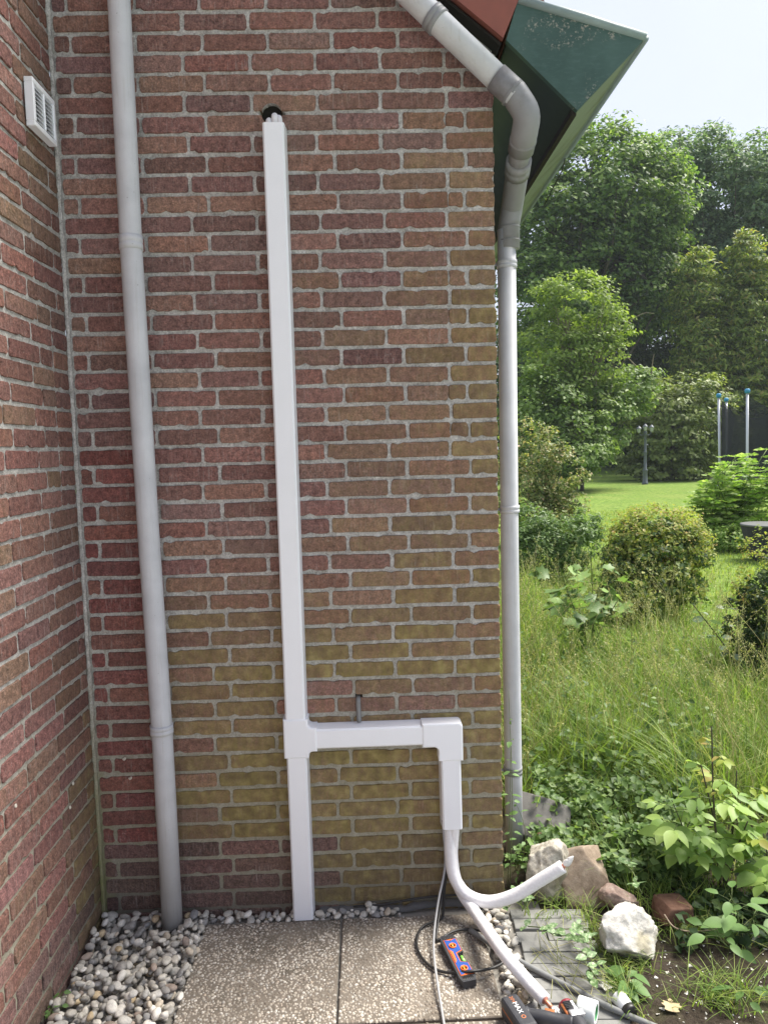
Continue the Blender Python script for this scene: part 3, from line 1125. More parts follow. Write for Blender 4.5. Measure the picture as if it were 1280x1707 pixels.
# ------------------------------------------------------------------ loose pebbles
def pebble_material(name, from_object):
    m, nt = nodes(name)
    tc = nd(nt, 'TexCoord')
    src = nd(nt, 'NewGeometry').outputs['Position']
    base = nd(nt, 'ObjectInfo').outputs['Color'] if from_object else nd(nt, 'Attribute', {'attribute_name': 'Col'}).outputs['Color']
    n = noise_(nt, src, 90, 5, 0.7)
    c = mixc(nt, 1.0, base, ramp(nt, n, [(0.28, (0.62, 0.62, 0.62)), (0.5, (1, 1, 1)), (0.75, (1.28, 1.26, 1.22))]), 'MULTIPLY')
    mp = nd(nt, 'Mapping', None, Vector=src, Scale=(30, 140, 90), Rotation=(0.4, 0.8, 0.3))
    v = mrange(nt, noise_(nt, mp.outputs[0], 1, 3), 0.64, 0.72)
    c = mixc(nt, math_(nt, 'MULTIPLY', v, 0.35), c, (0.6, 0.58, 0.54))
    finish(nt, c, 0.7, n, 0.0015, 0.5, spec=0.3)
    return m


MAT_PEB = pebble_material('river_pebble', True)
MAT_PEB_J = pebble_material('river_pebble_joined', False)
PEB = []
for s in range(14):
    bm = bmesh.new()
    bmesh.ops.create_icosphere(bm, subdivisions=2, radius=1.0)
    r_ = random.Random(s)
    off = Vector((r_.uniform(0, 50), 0, 0))
    cuts = [(Vector((r_.gauss(0, 1), r_.gauss(0, 1), r_.gauss(0, 1))).normalized(), r_.uniform(.60, .92)) for _ in range(7)]
    for v in bm.verts:
        v.co *= 1 + 0.16 * noise.noise(v.co * 0.9 + off)
        for nrm, dd in cuts:
            q = v.co.dot(nrm) - dd
            if q > 0:
                v.co -= nrm * q * .8
    me = bpy.data.meshes.new('pebble')
    bm.to_mesh(me)
    bm.free()
    me.materials.append(MAT_PEB)
    me.polygons.foreach_set('use_smooth', np.ones(len(me.polygons), dtype=bool))
    PEB.append(me)
PCOL = [(0.42, 0.41, 0.385), (0.32, 0.31, 0.30), (0.52, 0.50, 0.455), (0.60, 0.585, 0.55), (0.23, 0.23, 0.235), (0.48, 0.425, 0.35), (0.46, 0.45, 0.43), (0.72, 0.70, 0.66), (0.52, 0.42, 0.28), (0.38, 0.36, 0.325), (0.33, 0.27, 0.235)]
PWT = [6, 5, 6, 5, 3, 3, 5, 2.5, 0.8, 4, 1]

hs = 0.006
hx0, hy0 = -0.05, -1.3
HF = np.full((int(1.7 / hs), int(1.4 / hs)), -0.066)


def drop(x, y, a, b, c, yaw):
    """rest a flattened stone of half-axes a, b, c on the height field"""
    R_ = max(a, b)
    i0, i1 = int((x - R_ - hx0) / hs), int((x + R_ - hx0) / hs) + 1
    j0, j1 = int((y - R_ - hy0) / hs), int((y + R_ - hy0) / hs) + 1
    gx, gy = np.meshgrid(hx0 + hs * np.arange(i0, i1), hy0 + hs * np.arange(j0, j1), indexing='ij')
    u = (gx - x) * math.cos(yaw) + (gy - y) * math.sin(yaw)
    v = -(gx - x) * math.sin(yaw) + (gy - y) * math.cos(yaw)
    q = 1 - (u / a) ** 2 - (v / b) ** 2
    ok = q > 0
    if not ok.any() or i0 < 0 or j0 < 0 or i1 > HF.shape[0] or j1 > HF.shape[1]:
        return None
    hgt = np.sqrt(np.where(ok, q, 0)) * c
    sub = HF[i0:i1, j0:j1]
    need = np.where(ok, sub + hgt, -9)
    z = np.sort(need[ok])[int(ok.sum() * 0.80)] - c * 0.1
    sub[ok] = np.maximum(sub[ok], (z + hgt)[ok])
    return z


beds = [  # x0, x1, y0, y1, count, height limit
    (0.006, 0.390, -1.12, -0.015, 2300, 0.032),
    (0.375, 1.10, -0.052, -0.004, 230, 0.014),
    (1.400, 1.490, -1.0, -0.03, 330, 0.012),
]
pebs = []
for (x0, x1, y0, y1, cnt, lim) in beds:
    for k in range(cnt):
        s = random.choice([0.008, 0.010, 0.011, 0.012, 0.0135, 0.015, 0.018]) * random.uniform(.9, 1.15)
        a, b, c = s * random.uniform(1.0, 1.4), s * random.uniform(.8, 1.0), s * random.uniform(.5, .75)
        x, y = random.uniform(x0 + a * .6, x1 - a * .25), random.uniform(y0 + a * .5, y1 - a * .3)
        if (x - 0.2725) ** 2 + (y + 0.07) ** 2 < (0.036 + b) ** 2:
            continue
        if abs(x - 0.743) < 0.055 and y > -0.08 and x1 > .5 and x1 < 1:
            continue
        yaw = random.uniform(0, math.pi)
        i, j = int((x - hx0) / hs), int((y - hy0) / hs)
        if HF[i, j] > -0.066 + lim + 0.02 * max(0, -y - .2):
            continue
        z = drop(x, y, a, b, c, yaw)
        if z is None or z > 0.01:
            continue
        pebs.append((x, y, z, a, b, c, yaw))
GB = tag(link(bpy.data.objects.new('gravel_bed', None)), kind='structure')
vis = []
for k, p in enumerate(pebs):
    q = to_px([p[0], p[1], p[2]])
    i, j = int((p[0] - hx0) / hs), int((p[1] - hy0) / hs)
    top = (p[2] + p[5]) - HF[i, j]          # 0 when this stone is the uppermost here
    inside = 0 < q[0] < 1280 and q[1] < 1725
    vis.append((top * 60 + p[3] * 10 + (0 if inside else -50)))
keep = set(sorted(range(len(pebs)), key=lambda k: -vis[k])[:300])
JV, JF, JC, nv = [], [], [], 0
for k, (x, y, z, a, b, c, yaw) in enumerate(pebs):
    me = random.choice(PEB)
    M4 = Matrix.Translation((x, y, z)) @ Matrix.Rotation(yaw, 4, 'Z') @ Matrix.Rotation(random.gauss(0, .3), 4, 'X') @ Matrix.Rotation(random.gauss(0, .25), 4, 'Y') @ Matrix.Diagonal((a, b, c * 1.1, 1))
    f_ = random.uniform(.70, 1.16)
    col = tuple(f_ * q * t for q, t in zip(random.choices(PCOL, PWT)[0], (1.02, 1.0, .96))) + (1,)
    if k in keep:
        o = bpy.data.objects.new('pebble', me)
        o.matrix_local = M4
        o.color = col
        link(o, GB)
    else:
        v = np.empty(len(me.vertices) * 3, np.float32)
        me.vertices.foreach_get('co', v)
        A = np.array(M4)
        v = v.reshape(-1, 3) @ A[:3, :3].T + A[:3, 3]
        f = np.empty(len(me.loops), np.int32)
        me.loops.foreach_get('vertex_index', f)
        JV.append(v)
        JF.append(f.reshape(-1, 3) + nv)
        JC.append(np.tile(col, (len(v), 1)))
        nv += len(v)
o = obj('remaining_pebbles', np.concatenate(JV), np.concatenate(JF), MAT_PEB_J, GB, smooth=True)
o.data.color_attributes.new('Col', 'FLOAT_COLOR', 'POINT').data.foreach_set('color', np.concatenate(JC).astype(np.float32).ravel())
o['kind'] = 'stuff'

# dark plastic foil lying against the wall foot
pts = spline([(0.80, -0.010, -0.035), (0.95, -0.016, -0.028), (1.1, -0.022, -0.030), (1.25, -0.012, -0.022), (1.46, -0.014, -0.030)], 8)
V, F = [], []
for i, p in enumerate(pts):
    n = noise.noise(Vector((p[0] * 30, 0, 0)))
    for (dy, dz) in ((0.010, -.006 + .010 * n), (0.003, -.009 + .010 * n), (-0.003, -0.014 + .006 * n), (-0.006, -0.026)):
        V.append((p[0], p[1] + dy, p[2] + dz))
for i in range(len(pts) - 1):
    for j in range(3):
        F.append([i * 4 + j, i * 4 + j + 1, i * 4 + j + 5, i * 4 + j + 4])
o = obj('foil_strip', V, F, plain('dark_foil', (0.075, 0.073, 0.072), 0.45, 0.3, 40, bump=0.003), smooth=True)
tag(o, 'crumpled dark plastic foil strip along the wall foot', 'foil')
# ------------------------------------------------------------------ rocks
def rock_material(name, c1, c2, c3, moss=None, bump=0.006, scale=28):
    m, nt = nodes(name)
    src = nd(nt, 'TexCoord').outputs['Object']
    n = noise_(nt, src, scale, 8, 0.72)
    b = noise_(nt, src, scale * .25, 4)
    c = ramp(nt, n, [(0.3, c1), (0.5, c2), (0.72, c3)])
    if moss:
        c = mixc(nt, math_(nt, 'MULTIPLY', mrange(nt, b, 0.52, 0.62), 0.7), c, moss)
    finish(nt, c, 0.9, n, bump, 0.9, spec=0.2)
    return m


def rock(name, label, loc, half, mat, seed, rot=(0, 0, 0), cuts=10, rough=0.10, boxy=0.0, cat='rock'):
    r_ = random.Random(seed)
    bm = bmesh.new()
    bmesh.ops.create_icosphere(bm, subdivisions=5, radius=1.0)
    off = Vector((seed * 7.3, seed * 1.9, 0))
    pl = [(Vector((r_.gauss(0, 1), r_.gauss(0, 1), r_.gauss(0, 1))).normalized(), r_.uniform(.62, .9)) for _ in range(cuts)]
    for v in bm.verts:
        if boxy:
            m = max(abs(v.co.x), abs(v.co.y), abs(v.co.z))
            v.co = v.co.lerp(v.co / m * .8, boxy)
        for nrm, dd in pl:
            q = v.co.dot(nrm) - dd
            if q > 0:
                v.co -= nrm * q * .97
        n = noise.noise(v.co * 1.7 + off) * rough * .7 - abs(noise.noise(v.co * 3.4 + off)) * rough * .7 + noise.noise(v.co * 9 + off) * rough * .30 + noise.noise(v.co * 22 + off) * rough * .18
        v.co += v.co.normalized() * n
        v.co = Vector((v.co.x * half[0], v.co.y * half[1], v.co.z * half[2]))
    o = from_bm(name, bm, mat, None, True)
    o.location = loc
    o.rotation_euler = [R(q) for q in rot]
    return tag(o, label, cat)


MAT_LIME = rock_material('pale_limestone', (0.17, 0.15, 0.115), (0.38, 0.35, 0.29), (0.60, 0.57, 0.50), (0.15, 0.135, 0.065))
MAT_WHITE = rock_material('white_limestone', (0.36, 0.345, 0.31), (0.56, 0.54, 0.49), (0.74, 0.72, 0.67), (0.24, 0.21, 0.12))
MAT_BROWN = rock_material('brown_sandstone', (0.14, 0.105, 0.075), (0.255, 0.20, 0.148), (0.36, 0.30, 0.235), None, 0.004, 22)
MAT_PINK = rock_material('pinkish_stone', (0.20, 0.14, 0.12), (0.33, 0.24, 0.20), (0.50, 0.42, 0.36))
MAT_SLATE = rock_material('grey_flagstone', (0.085, 0.08, 0.075), (0.13, 0.125, 0.118), (0.18, 0.172, 0.16), None, 0.003, 16)
MAT_OLDB = rock_material('old_clinker', (0.08, 0.045, 0.032), (0.14, 0.075, 0.052), (0.20, 0.12, 0.085), None, 0.003, 40)

q = at_z(914, 1505)
rock('rock', 'pale rough rock beside the upright pipe foot', (q[0] + .01, q[1] + 0.07, 0.035), (0.105, 0.085, 0.128), MAT_LIME, 3, (0, 8, 20), 16, 0.12, .35)
q = at_z(985, 1515)
rock('rock', 'flat-faced brown block of stone leaning next to the pale rock', (q[0] + .002, q[1] + 0.095, 0.008), (0.108, 0.062, 0.132), MAT_BROWN, 6, (-40, -16, -10), 5, 0.025, .92)
q = at_z(1043, 1532)
rock('rock', 'small pinkish stone wedged behind the white rock', (q[0] - .005, q[1] + 0.06, -0.02), (0.075, 0.05, 0.055), MAT_PINK, 8, (0, 10, -20), 9, 0.08, .2)
q = at_z(1055, 1606)
rock('rock', 'chunky white rock at the edge of the bare soil', (q[0] + .002, q[1] + 0.065, 0.005), (0.150, 0.092, 0.102), MAT_WHITE, 12, (0, 10, 12), 22, 0.13, .3)
q = at_z(1130, 1553)
rock('old_brick', 'dark brown brick end lying on the soil under the sapling', (q[0], q[1] + 0.05, -0.012), (0.068, 0.062, 0.052), MAT_OLDB, 17, (0, 4, 8), 2, 0.03, .8, 'brick')
q = at_z(900, 1418)
rock('flagstone', 'grey flat flagstone leaning behind the pale rock', (q[0] + .02, q[1] + 0.05, 0.055), (0.145, 0.022, 0.12), MAT_SLATE, 23, (-48, 16, -12), 4, 0.02, .85, 'stone')
q = at_z(905, 1412)
rock('tile_shard', 'small orange-brown tile shard on the grey flagstone', at_y(901, 1402, 0.24), (0.018, 0.01, 0.036), plain('terracotta', (0.30, 0.15, 0.10), 0.8, .2), 29, (-30, 10, 0), 5, .03, .6, 'shard')

# ------------------------------------------------------------------ insulated pipes, cables, conduit
def on_ground(px, py, z=-0.05):
    return at_z(px, py, z)


TA = [(1.287, -0.030, 0.33), (1.288, -0.030, 0.27), at_y(751, 1425, -0.042), at_y(757, 1462, -0.06), at_y(778, 1492, -0.085), at_y(815, 1504, -0.115),
      at_y(858, 1493, -0.14), at_y(900, 1468, -0.155), at_y(938, 1445, -0.165)]
IA = thing('insulated_pipe', 'white insulated copper pipe curving up over the pale rock', 'pipe', (1.29, -0.03, 0.27))
pa = spline(TA, 8)
tobj('insulation', pa, 0.0215, MAT_INS, IA, 24, True, 0.018)
dt = (pa[-1] - pa[-2]) / np.linalg.norm(pa[-1] - pa[-2])
tobj('insulation_core', [pa[-1] - dt * .004, pa[-1] + dt * 0.0012], 0.0135, plain('pink_foam', (0.40, 0.20, 0.17), 0.9), IA, 14)
tobj('tube_end', [pa[-1] - dt * .01, pa[-1] + dt * 0.012], 0.007, MAT_COPPER, IA, 12)


def wad(name, p, d, ln, r, parent, seed):
    d = Vector(d).normalized()
    bm = bmesh.new()
    bmesh.ops.create_icosphere(bm, subdivisions=4, radius=1.0)
    q = Vector((0, 0, 1)).rotation_difference(d)
    for v in bm.verts:
        n = abs(noise.noise(v.co * 2.6 + Vector((seed, 0, 0)))) * .7 + noise.noise(v.co * 6 + Vector((seed, 3, 0))) * .18
        tz = v.co.z
        w = r * (1.05 - 0.45 * tz) * (1 - n * .6)
        v.co = Vector(p) + q @ Vector((v.co.x * w, v.co.y * w * .7, (tz * .5 + .5) * ln))
    return from_bm(name, bm, MAT_TAPE, parent, True)


wad('tape_wad', pa[-1] + dt * .004, dt + np.array([0, 0, .35]), 0.050, 0.0125, IA, 4)

IB = thing('insulated_pipe', 'white insulated copper pipe running down to the drill', 'pipe', (1.29, -0.03, 0.27))
TB = [(1.303, -0.036, 0.33), (1.303, -0.036, 0.27), at_y(754, 1430, -0.03), at_y(764, 1478, -0.055), at_y(792, 1522, -0.14), at_z(838, 1588, 0.045), at_z(880, 1638, 0.0), at_z(908, 1668, -0.012)]
pb = spline(TB, 8)
tobj('insulation', pb, 0.0205, MAT_INS, IB, 24, True, 0.018)
dt = (pb[-1] - pb[-2]) / np.linalg.norm(pb[-1] - pb[-2])
tobj('insulation_core', [pb[-1] - dt * .004, pb[-1] + dt * 0.0012], 0.0125, plain('pink_foam_core', (0.40, 0.20, 0.17), 0.9), IB, 14)
tobj('copper_tube', [pb[-1] - dt * .02, pb[-1] + dt * 0.038 + np.array([0.002, 0, -.004])], 0.0072, MAT_COPPER, IB, 14)
wad('tape_wad', pb[-1] + dt * 0.030, dt + np.array([.15, 0, 0]), 0.052, 0.014, IB, 9)

MAT_BLACK = plain('black_rubber', (0.022, 0.021, 0.021), 0.45, 0.2, 50, spec=0.4)
MAT_GREYC = plain('grey_cable', (0.30, 0.30, 0.305), 0.45, 0.1, 50)
loop = [(1.270, -0.030, 0.30), at_y(744, 1440, -0.03), at_y(737, 1490, -0.06), at_z(729, 1545, -0.030), at_z(727, 1567, -0.0455), at_z(735, 1565, -0.043), at_z(757, 1553, -0.043), at_z(783, 1550, -0.043), at_z(812, 1556, -0.036),
        at_z(838, 1575, -0.030), at_z(842, 1600, -0.030), at_z(822, 1614, -0.032), at_z(785, 1620, -0.0185), at_z(745, 1622, -0.043), at_z(718, 1612, -0.0445), at_z(700, 1592, -0.0445), at_z(694, 1570, -0.0445),
        at_z(702, 1548, -0.0445), at_z(722, 1537, -0.040), at_y(737, 1530, -0.08), at_y(741, 1480, -0.045), at_y(746, 1440, -0.034), (1.276, -0.034, 0.30)]
o = tobj('black_cable', spline(loop, 7), 0.0046, MAT_BLACK, None, 10)
tag(o, 'black power cable looping over the slab and the spirit level', 'cable')
gc = [(1.262, -0.040, 0.30), at_y(742, 1440, -0.045), at_y(731, 1500, -0.10), at_z(724, 1550, -0.020), at_z(723, 1590, -0.036), at_z(729, 1640, -0.034), at_z(737, 1690, -0.044), at_z(745, 1740, -0.044), at_z(752, 1800, -0.044)]
o = tobj('grey_cable', spline(gc, 7), 0.0042, MAT_GREYC, None, 10)
tag(o, 'thin grey cable hanging straight down across the slab', 'cable')
cd = [at_z(783, 1551, -0.040), at_z(806, 1566, -0.040), at_z(832, 1584, -0.036), at_z(868, 1604, -0.038), at_z(905, 1624, -0.040), at_z(960, 1652, -0.040), at_z(1010, 1677, -0.040), at_z(1062, 1700, -0.038), at_z(1130, 1728, -0.036)]
o = tobj('conduit', spline(cd, 6), 0.0088, MAT_COND, None, 14)
tag(o, 'long straight grey conduit lying across slab and pavers', 'conduit')
drip = [at_y(590, 1512, -0.012), at_y(640, 1508, -0.02), at_y(690, 1499, -0.02), at_y(735, 1494, -0.016), at_y(790, 1492, -0.012), at_y(835, 1496, -0.01)]
o = tobj('old_cable', spline(drip, 6), 0.004, MAT_BLACK, None, 8)
tag(o, 'old black cable running along the wall foot', 'cable')

# ------------------------------------------------------------------ spirit level
MAT_BLUE = plain('blue_plastic', (0.022, 0.075, 0.30), 0.4, 0.1, 40, spec=0.4)
MAT_ORANGE = plain('orange_plastic', (0.72, 0.15, 0.03), 0.42, 0.08, 40, spec=0.4)
MAT_VIAL = plain('yellow_vial', (0.50, 0.30, 0.05), 0.15, 0.1, 40, spec=0.6)
MAT_GVIAL = plain('green_vial', (0.22, 0.50, 0.10), 0.15, 0.1, 40, spec=0.6)
MAT_ANTH = plain('anthracite_plastic', (0.035, 0.036, 0.042), 0.5, 0.15, 60, spec=0.35, bump=0.0004)
A_, B_ = at_z(744, 1562, -0.03), at_z(783, 1638, -0.03)
SL = thing('spirit_level', 'blue black and orange pocket spirit level lying on the right slab', 'spirit level', tuple((A_ + B_) / 2))
ax = (B_ - A_) / np.linalg.norm(B_ - A_)
SL.rotation_euler = (0, 0, math.atan2(ax[1], ax[0]))
SL.location.z = -0.0475
L2, W2, T = np.linalg.norm(B_ - A_) / 2, 0.0275, 0.022


def lvl(name, pts, z0, z1, mat, parent=SL):
    n = len(pts)
    V = [(p[0], p[1], z0) for p in pts] + [(p[0], p[1], z1) for p in pts]
    F = [list(range(n))[::-1], list(range(n, 2 * n))] + [[i, (i + 1) % n, (i + 1) % n + n, i + n] for i in range(n)]
    return obj(name, V, F, mat, parent, base=True)


# local x runs along the level, local y to its left; the notch for the top vial is on the upper (left) side
notch = [(0.030, W2), (0.022, 0.006), (-0.014, 0.006), (-0.022, W2)]
lvl('body', [(-L2, -W2 * .8), (-L2 * .8, -W2), (L2 * .8, -W2), (L2, -W2 * .8), (L2, W2 * .8), (L2 * .8, W2)] + notch + [(-L2 * .8, W2), (-L2, W2 * .8)], 0, T, MAT_ANTH)
lvl('orange_rim', [(-L2 * .78, -W2 * .72), (L2 * .76, -W2 * .72), (L2 * .76, W2 * .9), (0.034, W2 * .9), (0.025, 0.003), (-0.017, 0.003), (-0.026, W2 * .9), (-L2 * .78, W2 * .9)], T + .0002, T + .0014, MAT_ORANGE)
lvl('blue_face', [(-L2 * .765, -W2 * .64), (-L2 * .72, 0), (-L2 * .765, W2 * .83), (-0.028, W2 * .83), (-0.019, .0005), (0.027, .0005), (0.036, W2 * .83), (L2 * .745, W2 * .83), (L2 * .70, 0), (L2 * .745, -W2 * .64)], T + .0016, T + .0028, MAT_BLUE)
lvl('orange_stripe', [(-0.036, -W2 * .60), (0.030, -W2 * .60), (0.018, -W2 * .34), (-0.024, -W2 * .28)], T + .003, T + .0042, MAT_ORANGE)
for xx in (-0.052, 0.060):
    V, F = lathe([(0.0100, 0), (0.0125, 0), (0.0125, 0.003), (0.011, 0.004), (0.0088, 0.003), (0.0088, 0.0)], 20, (xx, 0.001, T + .0028))
    rg = obj('vial_ring', V, F, MAT_ORANGE, SL, True, base=True)
    V, F = tube([(xx - 0.008, 0.001, T + .0034), (xx + 0.008, 0.001, T + .0034)], 0.0035, 10)
    obj('vial', V, F, MAT_VIAL, SL, True, base=True)
V, F = lathe([(0.0035, 0), (0.0035, 0.002)], 12, (-0.082, 0.004, T + .0028))
obj('hang_hole', V, F, MAT_ORANGE, SL, base=True)
V, F = tube([(-0.010, 0.017, T * .55), (0.018, 0.017, T * .55)], 0.006, 12)
obj('top_vial', V, F, MAT_GVIAL, SL, True, base=True)
for sx in (-1, 1):
    for k in range(7):
        yy_ = -W2 * .75 + k * W2 * .25
        V, F = tube([(sx * L2 * .80, yy_ * .7, T + .0008), (sx * L2 * .99, yy_, T - .002)], 0.0021, 6)
        obj('grip_rib', V, F, MAT_BLACK, SL, True, base=True)

# ------------------------------------------------------------------ tape roll, white cup, paper scrap
c0, c1 = at_z(962, 1662, 0.0), at_z(990, 1676, -0.002)
TRL = thing('tape_roll', 'white tape roll with green core lying against the grey conduit', 'tape roll', tuple((c0 + c1) / 2))
ct = (c0 + c1) / 2
ct[2] = -0.0185
ct[1] -= 0.016
axd = np.array([0.86, -0.50, 0.0])
axd /= np.linalg.norm(axd)
V, F = lathe([(0.0215, -0.027), (0.032, -0.027), (0.0325, -0.02), (0.0325, 0.02), (0.032, 0.027), (0.0215, 0.027), (0.0215, -0.027)], 32, ct, axd)
F = F[:-2]
TRL.location = ct
obj('tape', V, F, plain('white_tape', (0.74, 0.77, 0.74), 0.5, .04, 60), TRL, True)
V, F = lathe([(0.0212, -0.0265), (0.0212, 0.0265), (0.0185, 0.0265), (0.0185, -0.0265), (0.0212, -0.0265)], 28, ct, axd)
obj('core', V, F[:-2], plain('green_core', (0.06, 0.24, 0.09), 0.5, .1, 60), TRL, True)
q0 = at_z(1043, 1690, -0.045)
CU = thing('capped_cup', 'small white plastic cup with black lid lying by the pavers', 'cup', tuple(q0))
d_ = np.array([0.28, -0.95, 0.0])
st_ = at_z(1030, 1662, -0.032)
V, F = lathe([(0.021, 0), (0.0235, 0.002), (0.0215, 0.046), (0.0205, 0.048)], 24, st_, (d_[0], d_[1], -0.08))
obj('cup', V, F, MAT_DUCT, CU, True)
en_ = Vector(st_) + Vector((d_[0], d_[1], -0.08)).normalized() * 0.048
V, F = lathe([(0.0215, 0), (0.0235, 0.001), (0.0235, 0.016), (0.020, 0.019)], 24, en_, (d_[0], d_[1], -0.08))
obj('lid', V, F, MAT_BLACK, CU, True)
q = at_z(1010, 1647, -0.046)
bm = bmesh.new()
bmesh.ops.create_grid(bm, x_segments=5, y_segments=4, size=0.016)
for v in bm.verts:
    v.co.z += 0.004 * noise.noise(v.co * 90) + 0.002
bmesh.ops.solidify(bm, geom=bm.faces[:], thickness=0.0012)
bmesh.ops.rotate(bm, verts=bm.verts, cent=(0, 0, 0), matrix=Matrix.Rotation(0.4, 3, 'Z'))
bmesh.ops.translate(bm, verts=bm.verts, vec=Vector(q) + Vector((0, 0, .004)))
tag(from_bm('paper_scrap', bm, plain('white_scrap', (0.72, 0.71, 0.68), 0.6), None), 'torn white scrap at the edge of the pavers', 'scrap')

# ------------------------------------------------------------------ cordless drill lying on its side, lower edge of the view
MAT_SILVER = plain('silver_metal', (0.55, 0.55, 0.56), 0.35, .1, 60, metal=.8)
MAT_RED = plain('red_plastic', (0.20, 0.022, 0.035), 0.4, .1, 60)
MAT_DORANGE = plain('muted_orange_plastic', (0.36, 0.115, 0.035), 0.5, 0.12, 40)
DR = thing('cordless_drill', 'black and orange cordless drill lying beside the insulated pipe', 'drill', tuple(at_z(900, 1720, -0.052)))
bl = at_z(865, 1684, 0.012)     # middle of the battery's upper face
bd = at_z(886, 1712, 0.012) - at_z(852, 1662, 0.012)
ang = math.atan2(bd[1], bd[0])


def dpart(name, bm, mat, loc, rz, rx=0.0, parent=DR):
    bmesh.ops.rotate(bm, verts=bm.verts, cent=(0, 0, 0), matrix=Matrix.Rotation(rx, 3, 'X'))
    bmesh.ops.rotate(bm, verts=bm.verts, cent=(0, 0, 0), matrix=Matrix.Rotation(rz, 3, 'Z'))
    bmesh.ops.translate(bm, verts=bm.verts, vec=Vector(loc))
    return from_bm(name, bm, mat, parent)


bt = dpart('battery', box(-0.066, 0.066, -0.028, 0.028, -0.062, 0.0, 0.012, 3), MAT_ANTH, bl, ang)
dpart('battery_seam', box(-0.055, 0.055, -0.0292, 0.0292, -0.030, -0.024, 0.002, 1), MAT_DORANGE, bl, ang)


def decal(name, body, size, lx, ly, mat, parent):
    cu = bpy.data.curves.new(name, 'FONT')
    cu.body = body
    cu.size = size
    cu.extrude = 0.0002
    cu.align_x = 'CENTER'
    cu.align_y = 'CENTER'
    tmp = bpy.data.objects.new(name, cu)
    COL.objects.link(tmp)
    dg = bpy.context.evaluated_depsgraph_get()
    me = bpy.data.meshes.new_from_object(tmp.evaluated_get(dg))
    bpy.data.objects.remove(tmp)
    bm = bmesh.new()
    bm.from_mesh(me)
    bmesh.ops.rotate(bm, verts=bm.verts, cent=(0, 0, 0), matrix=Matrix.Rotation(ang, 3, 'Z'))
    off = Matrix.Rotation(ang, 3, 'Z') @ Vector((lx, ly, 0.0008))
    bmesh.ops.translate(bm, verts=bm.verts, vec=Vector(bl) + off)
    return from_bm(name, bm, mat, parent)


MAT_PRINT = plain('white_print', (0.75, 0.75, 0.75), 0.5)
MAT_PRINT_O = plain('orange_print', (0.45, 0.16, 0.07), 0.5)
decal('voltage_print', '20V', 0.016, -0.042, 0.0, MAT_PRINT_O, bt)
decal('voltage_print', 'MAX', 0.021, -0.008, 0.0, MAT_PRINT, bt)
V, F = lathe([(0.0045, 0.0), (0.0068, 0.0), (0.0068, 0.0006), (0.0045, 0.0006), (0.0045, 0.0)], 18, Vector(bl) + Matrix.Rotation(ang, 3, 'Z') @ Vector((0.028, 0, 0.0003)))
obj('recycling_mark', V, F[:-2], MAT_PRINT_O, bt)
h0, h1 = at_z(884, 1694, -0.012), at_z(938, 1706, -0.012)
hd = spline([h0 - (h1 - h0) * .15, h0, (h0 + h1) / 2 + np.array([0, 0, .003]), h1, h1 + (h1 - h0) * .3], 5)
tobj('handle', hd, np.interp(np.linspace(0, 1, len(hd)), [0, .2, .6, 1], [0.024, 0.0195, 0.020, 0.026]), MAT_ANTH, DR, 18)
hm = (h0 + h1) / 2
dpart('trigger_grip', box(-0.016, 0.012, -0.012, 0.012, 0.0, 0.0045, 0.003, 2), MAT_DORANGE, hm + np.array([0.012, 0.004, 0.0158]), math.atan2(h1[1] - h0[1], h1[0] - h0[0]))
m0 = at_z(942, 1676, -0.012)
m1 = m0 + np.array([0.030, -0.17, 0.0])
md = np.array(m1 - m0) / np.linalg.norm(m1 - m0)
V, F = lathe([(0.012, 0), (0.021, 0.004), (0.025, 0.02), (0.027, 0.05), (0.027, 0.12), (0.024, 0.14)], 22, m0, md)
obj('motor_housing', V, F, MAT_ANTH, DR, True)
V, F = lathe([(0.018, 0), (0.0235, 0.002), (0.0235, 0.010), (0.019, 0.012)], 22, m0 + md * 0.001, md)
obj('red_collar', V, F, MAT_RED, DR, True)
for k in range(5):
    dpart('cooling_rib', box(-0.017, 0.017, -0.0018, 0.0018, 0, 0.004, 0.001, 1), MAT_BLACK, m0 + md * (0.018 + 0.006 * k) + np.array([0, 0, 0.0235]), 0.15)
dpart('rating_label', box(-0.0045, 0.0045, -0.018, 0.018, 0, 0.0015), MAT_PRINT, m0 + md * 0.033 + np.array([0.010, 0, 0.0255]), math.atan2(md[1], md[0]) + math.pi / 2)
dpart('gear_cover', box(-0.022, 0.022, -0.012, 0.012, -0.004, 0.006, 0.004, 2), MAT_SILVER, m0 + md * 0.062 + np.array([0.006, 0, 0.0225]), 0.15)
dpart('orange_insert', box(-0.004, 0.004, -0.032, 0.032, -0.003, 0.003, 0.002, 1), MAT_DORANGE, m0 + md * 0.05 + np.array([-0.019, 0, 0.018]), math.atan2(md[1], md[0]) + math.pi / 2)

# snail shells stuck to the walls
MAT_SHELL = plain('snail_shell', (0.62, 0.58, 0.50), 0.4, .25, 400)


def shell(p, nrm, label):
    V, F = [], []
    prof = spline([(math.cos(t) * (0.0005 + 0.0007 * t), math.sin(t) * (0.0005 + 0.0007 * t), 0.0045 - t * 0.0006) for t in np.linspace(0.3, 2 * math.pi * 1.15, 9)], 3)
    q = Vector((0, 0, 1)).rotation_difference(Vector(nrm))
    P = [Vector(p) + q @ Vector(v) for v in prof]
    rr = np.linspace(0.0008, 0.0030, len(P))
    V, F = tube(P, rr, 7)
    o = obj('snail', V, F, MAT_SHELL, None, True)
    tag(o, label, 'snail', 'snails on the brickwork')


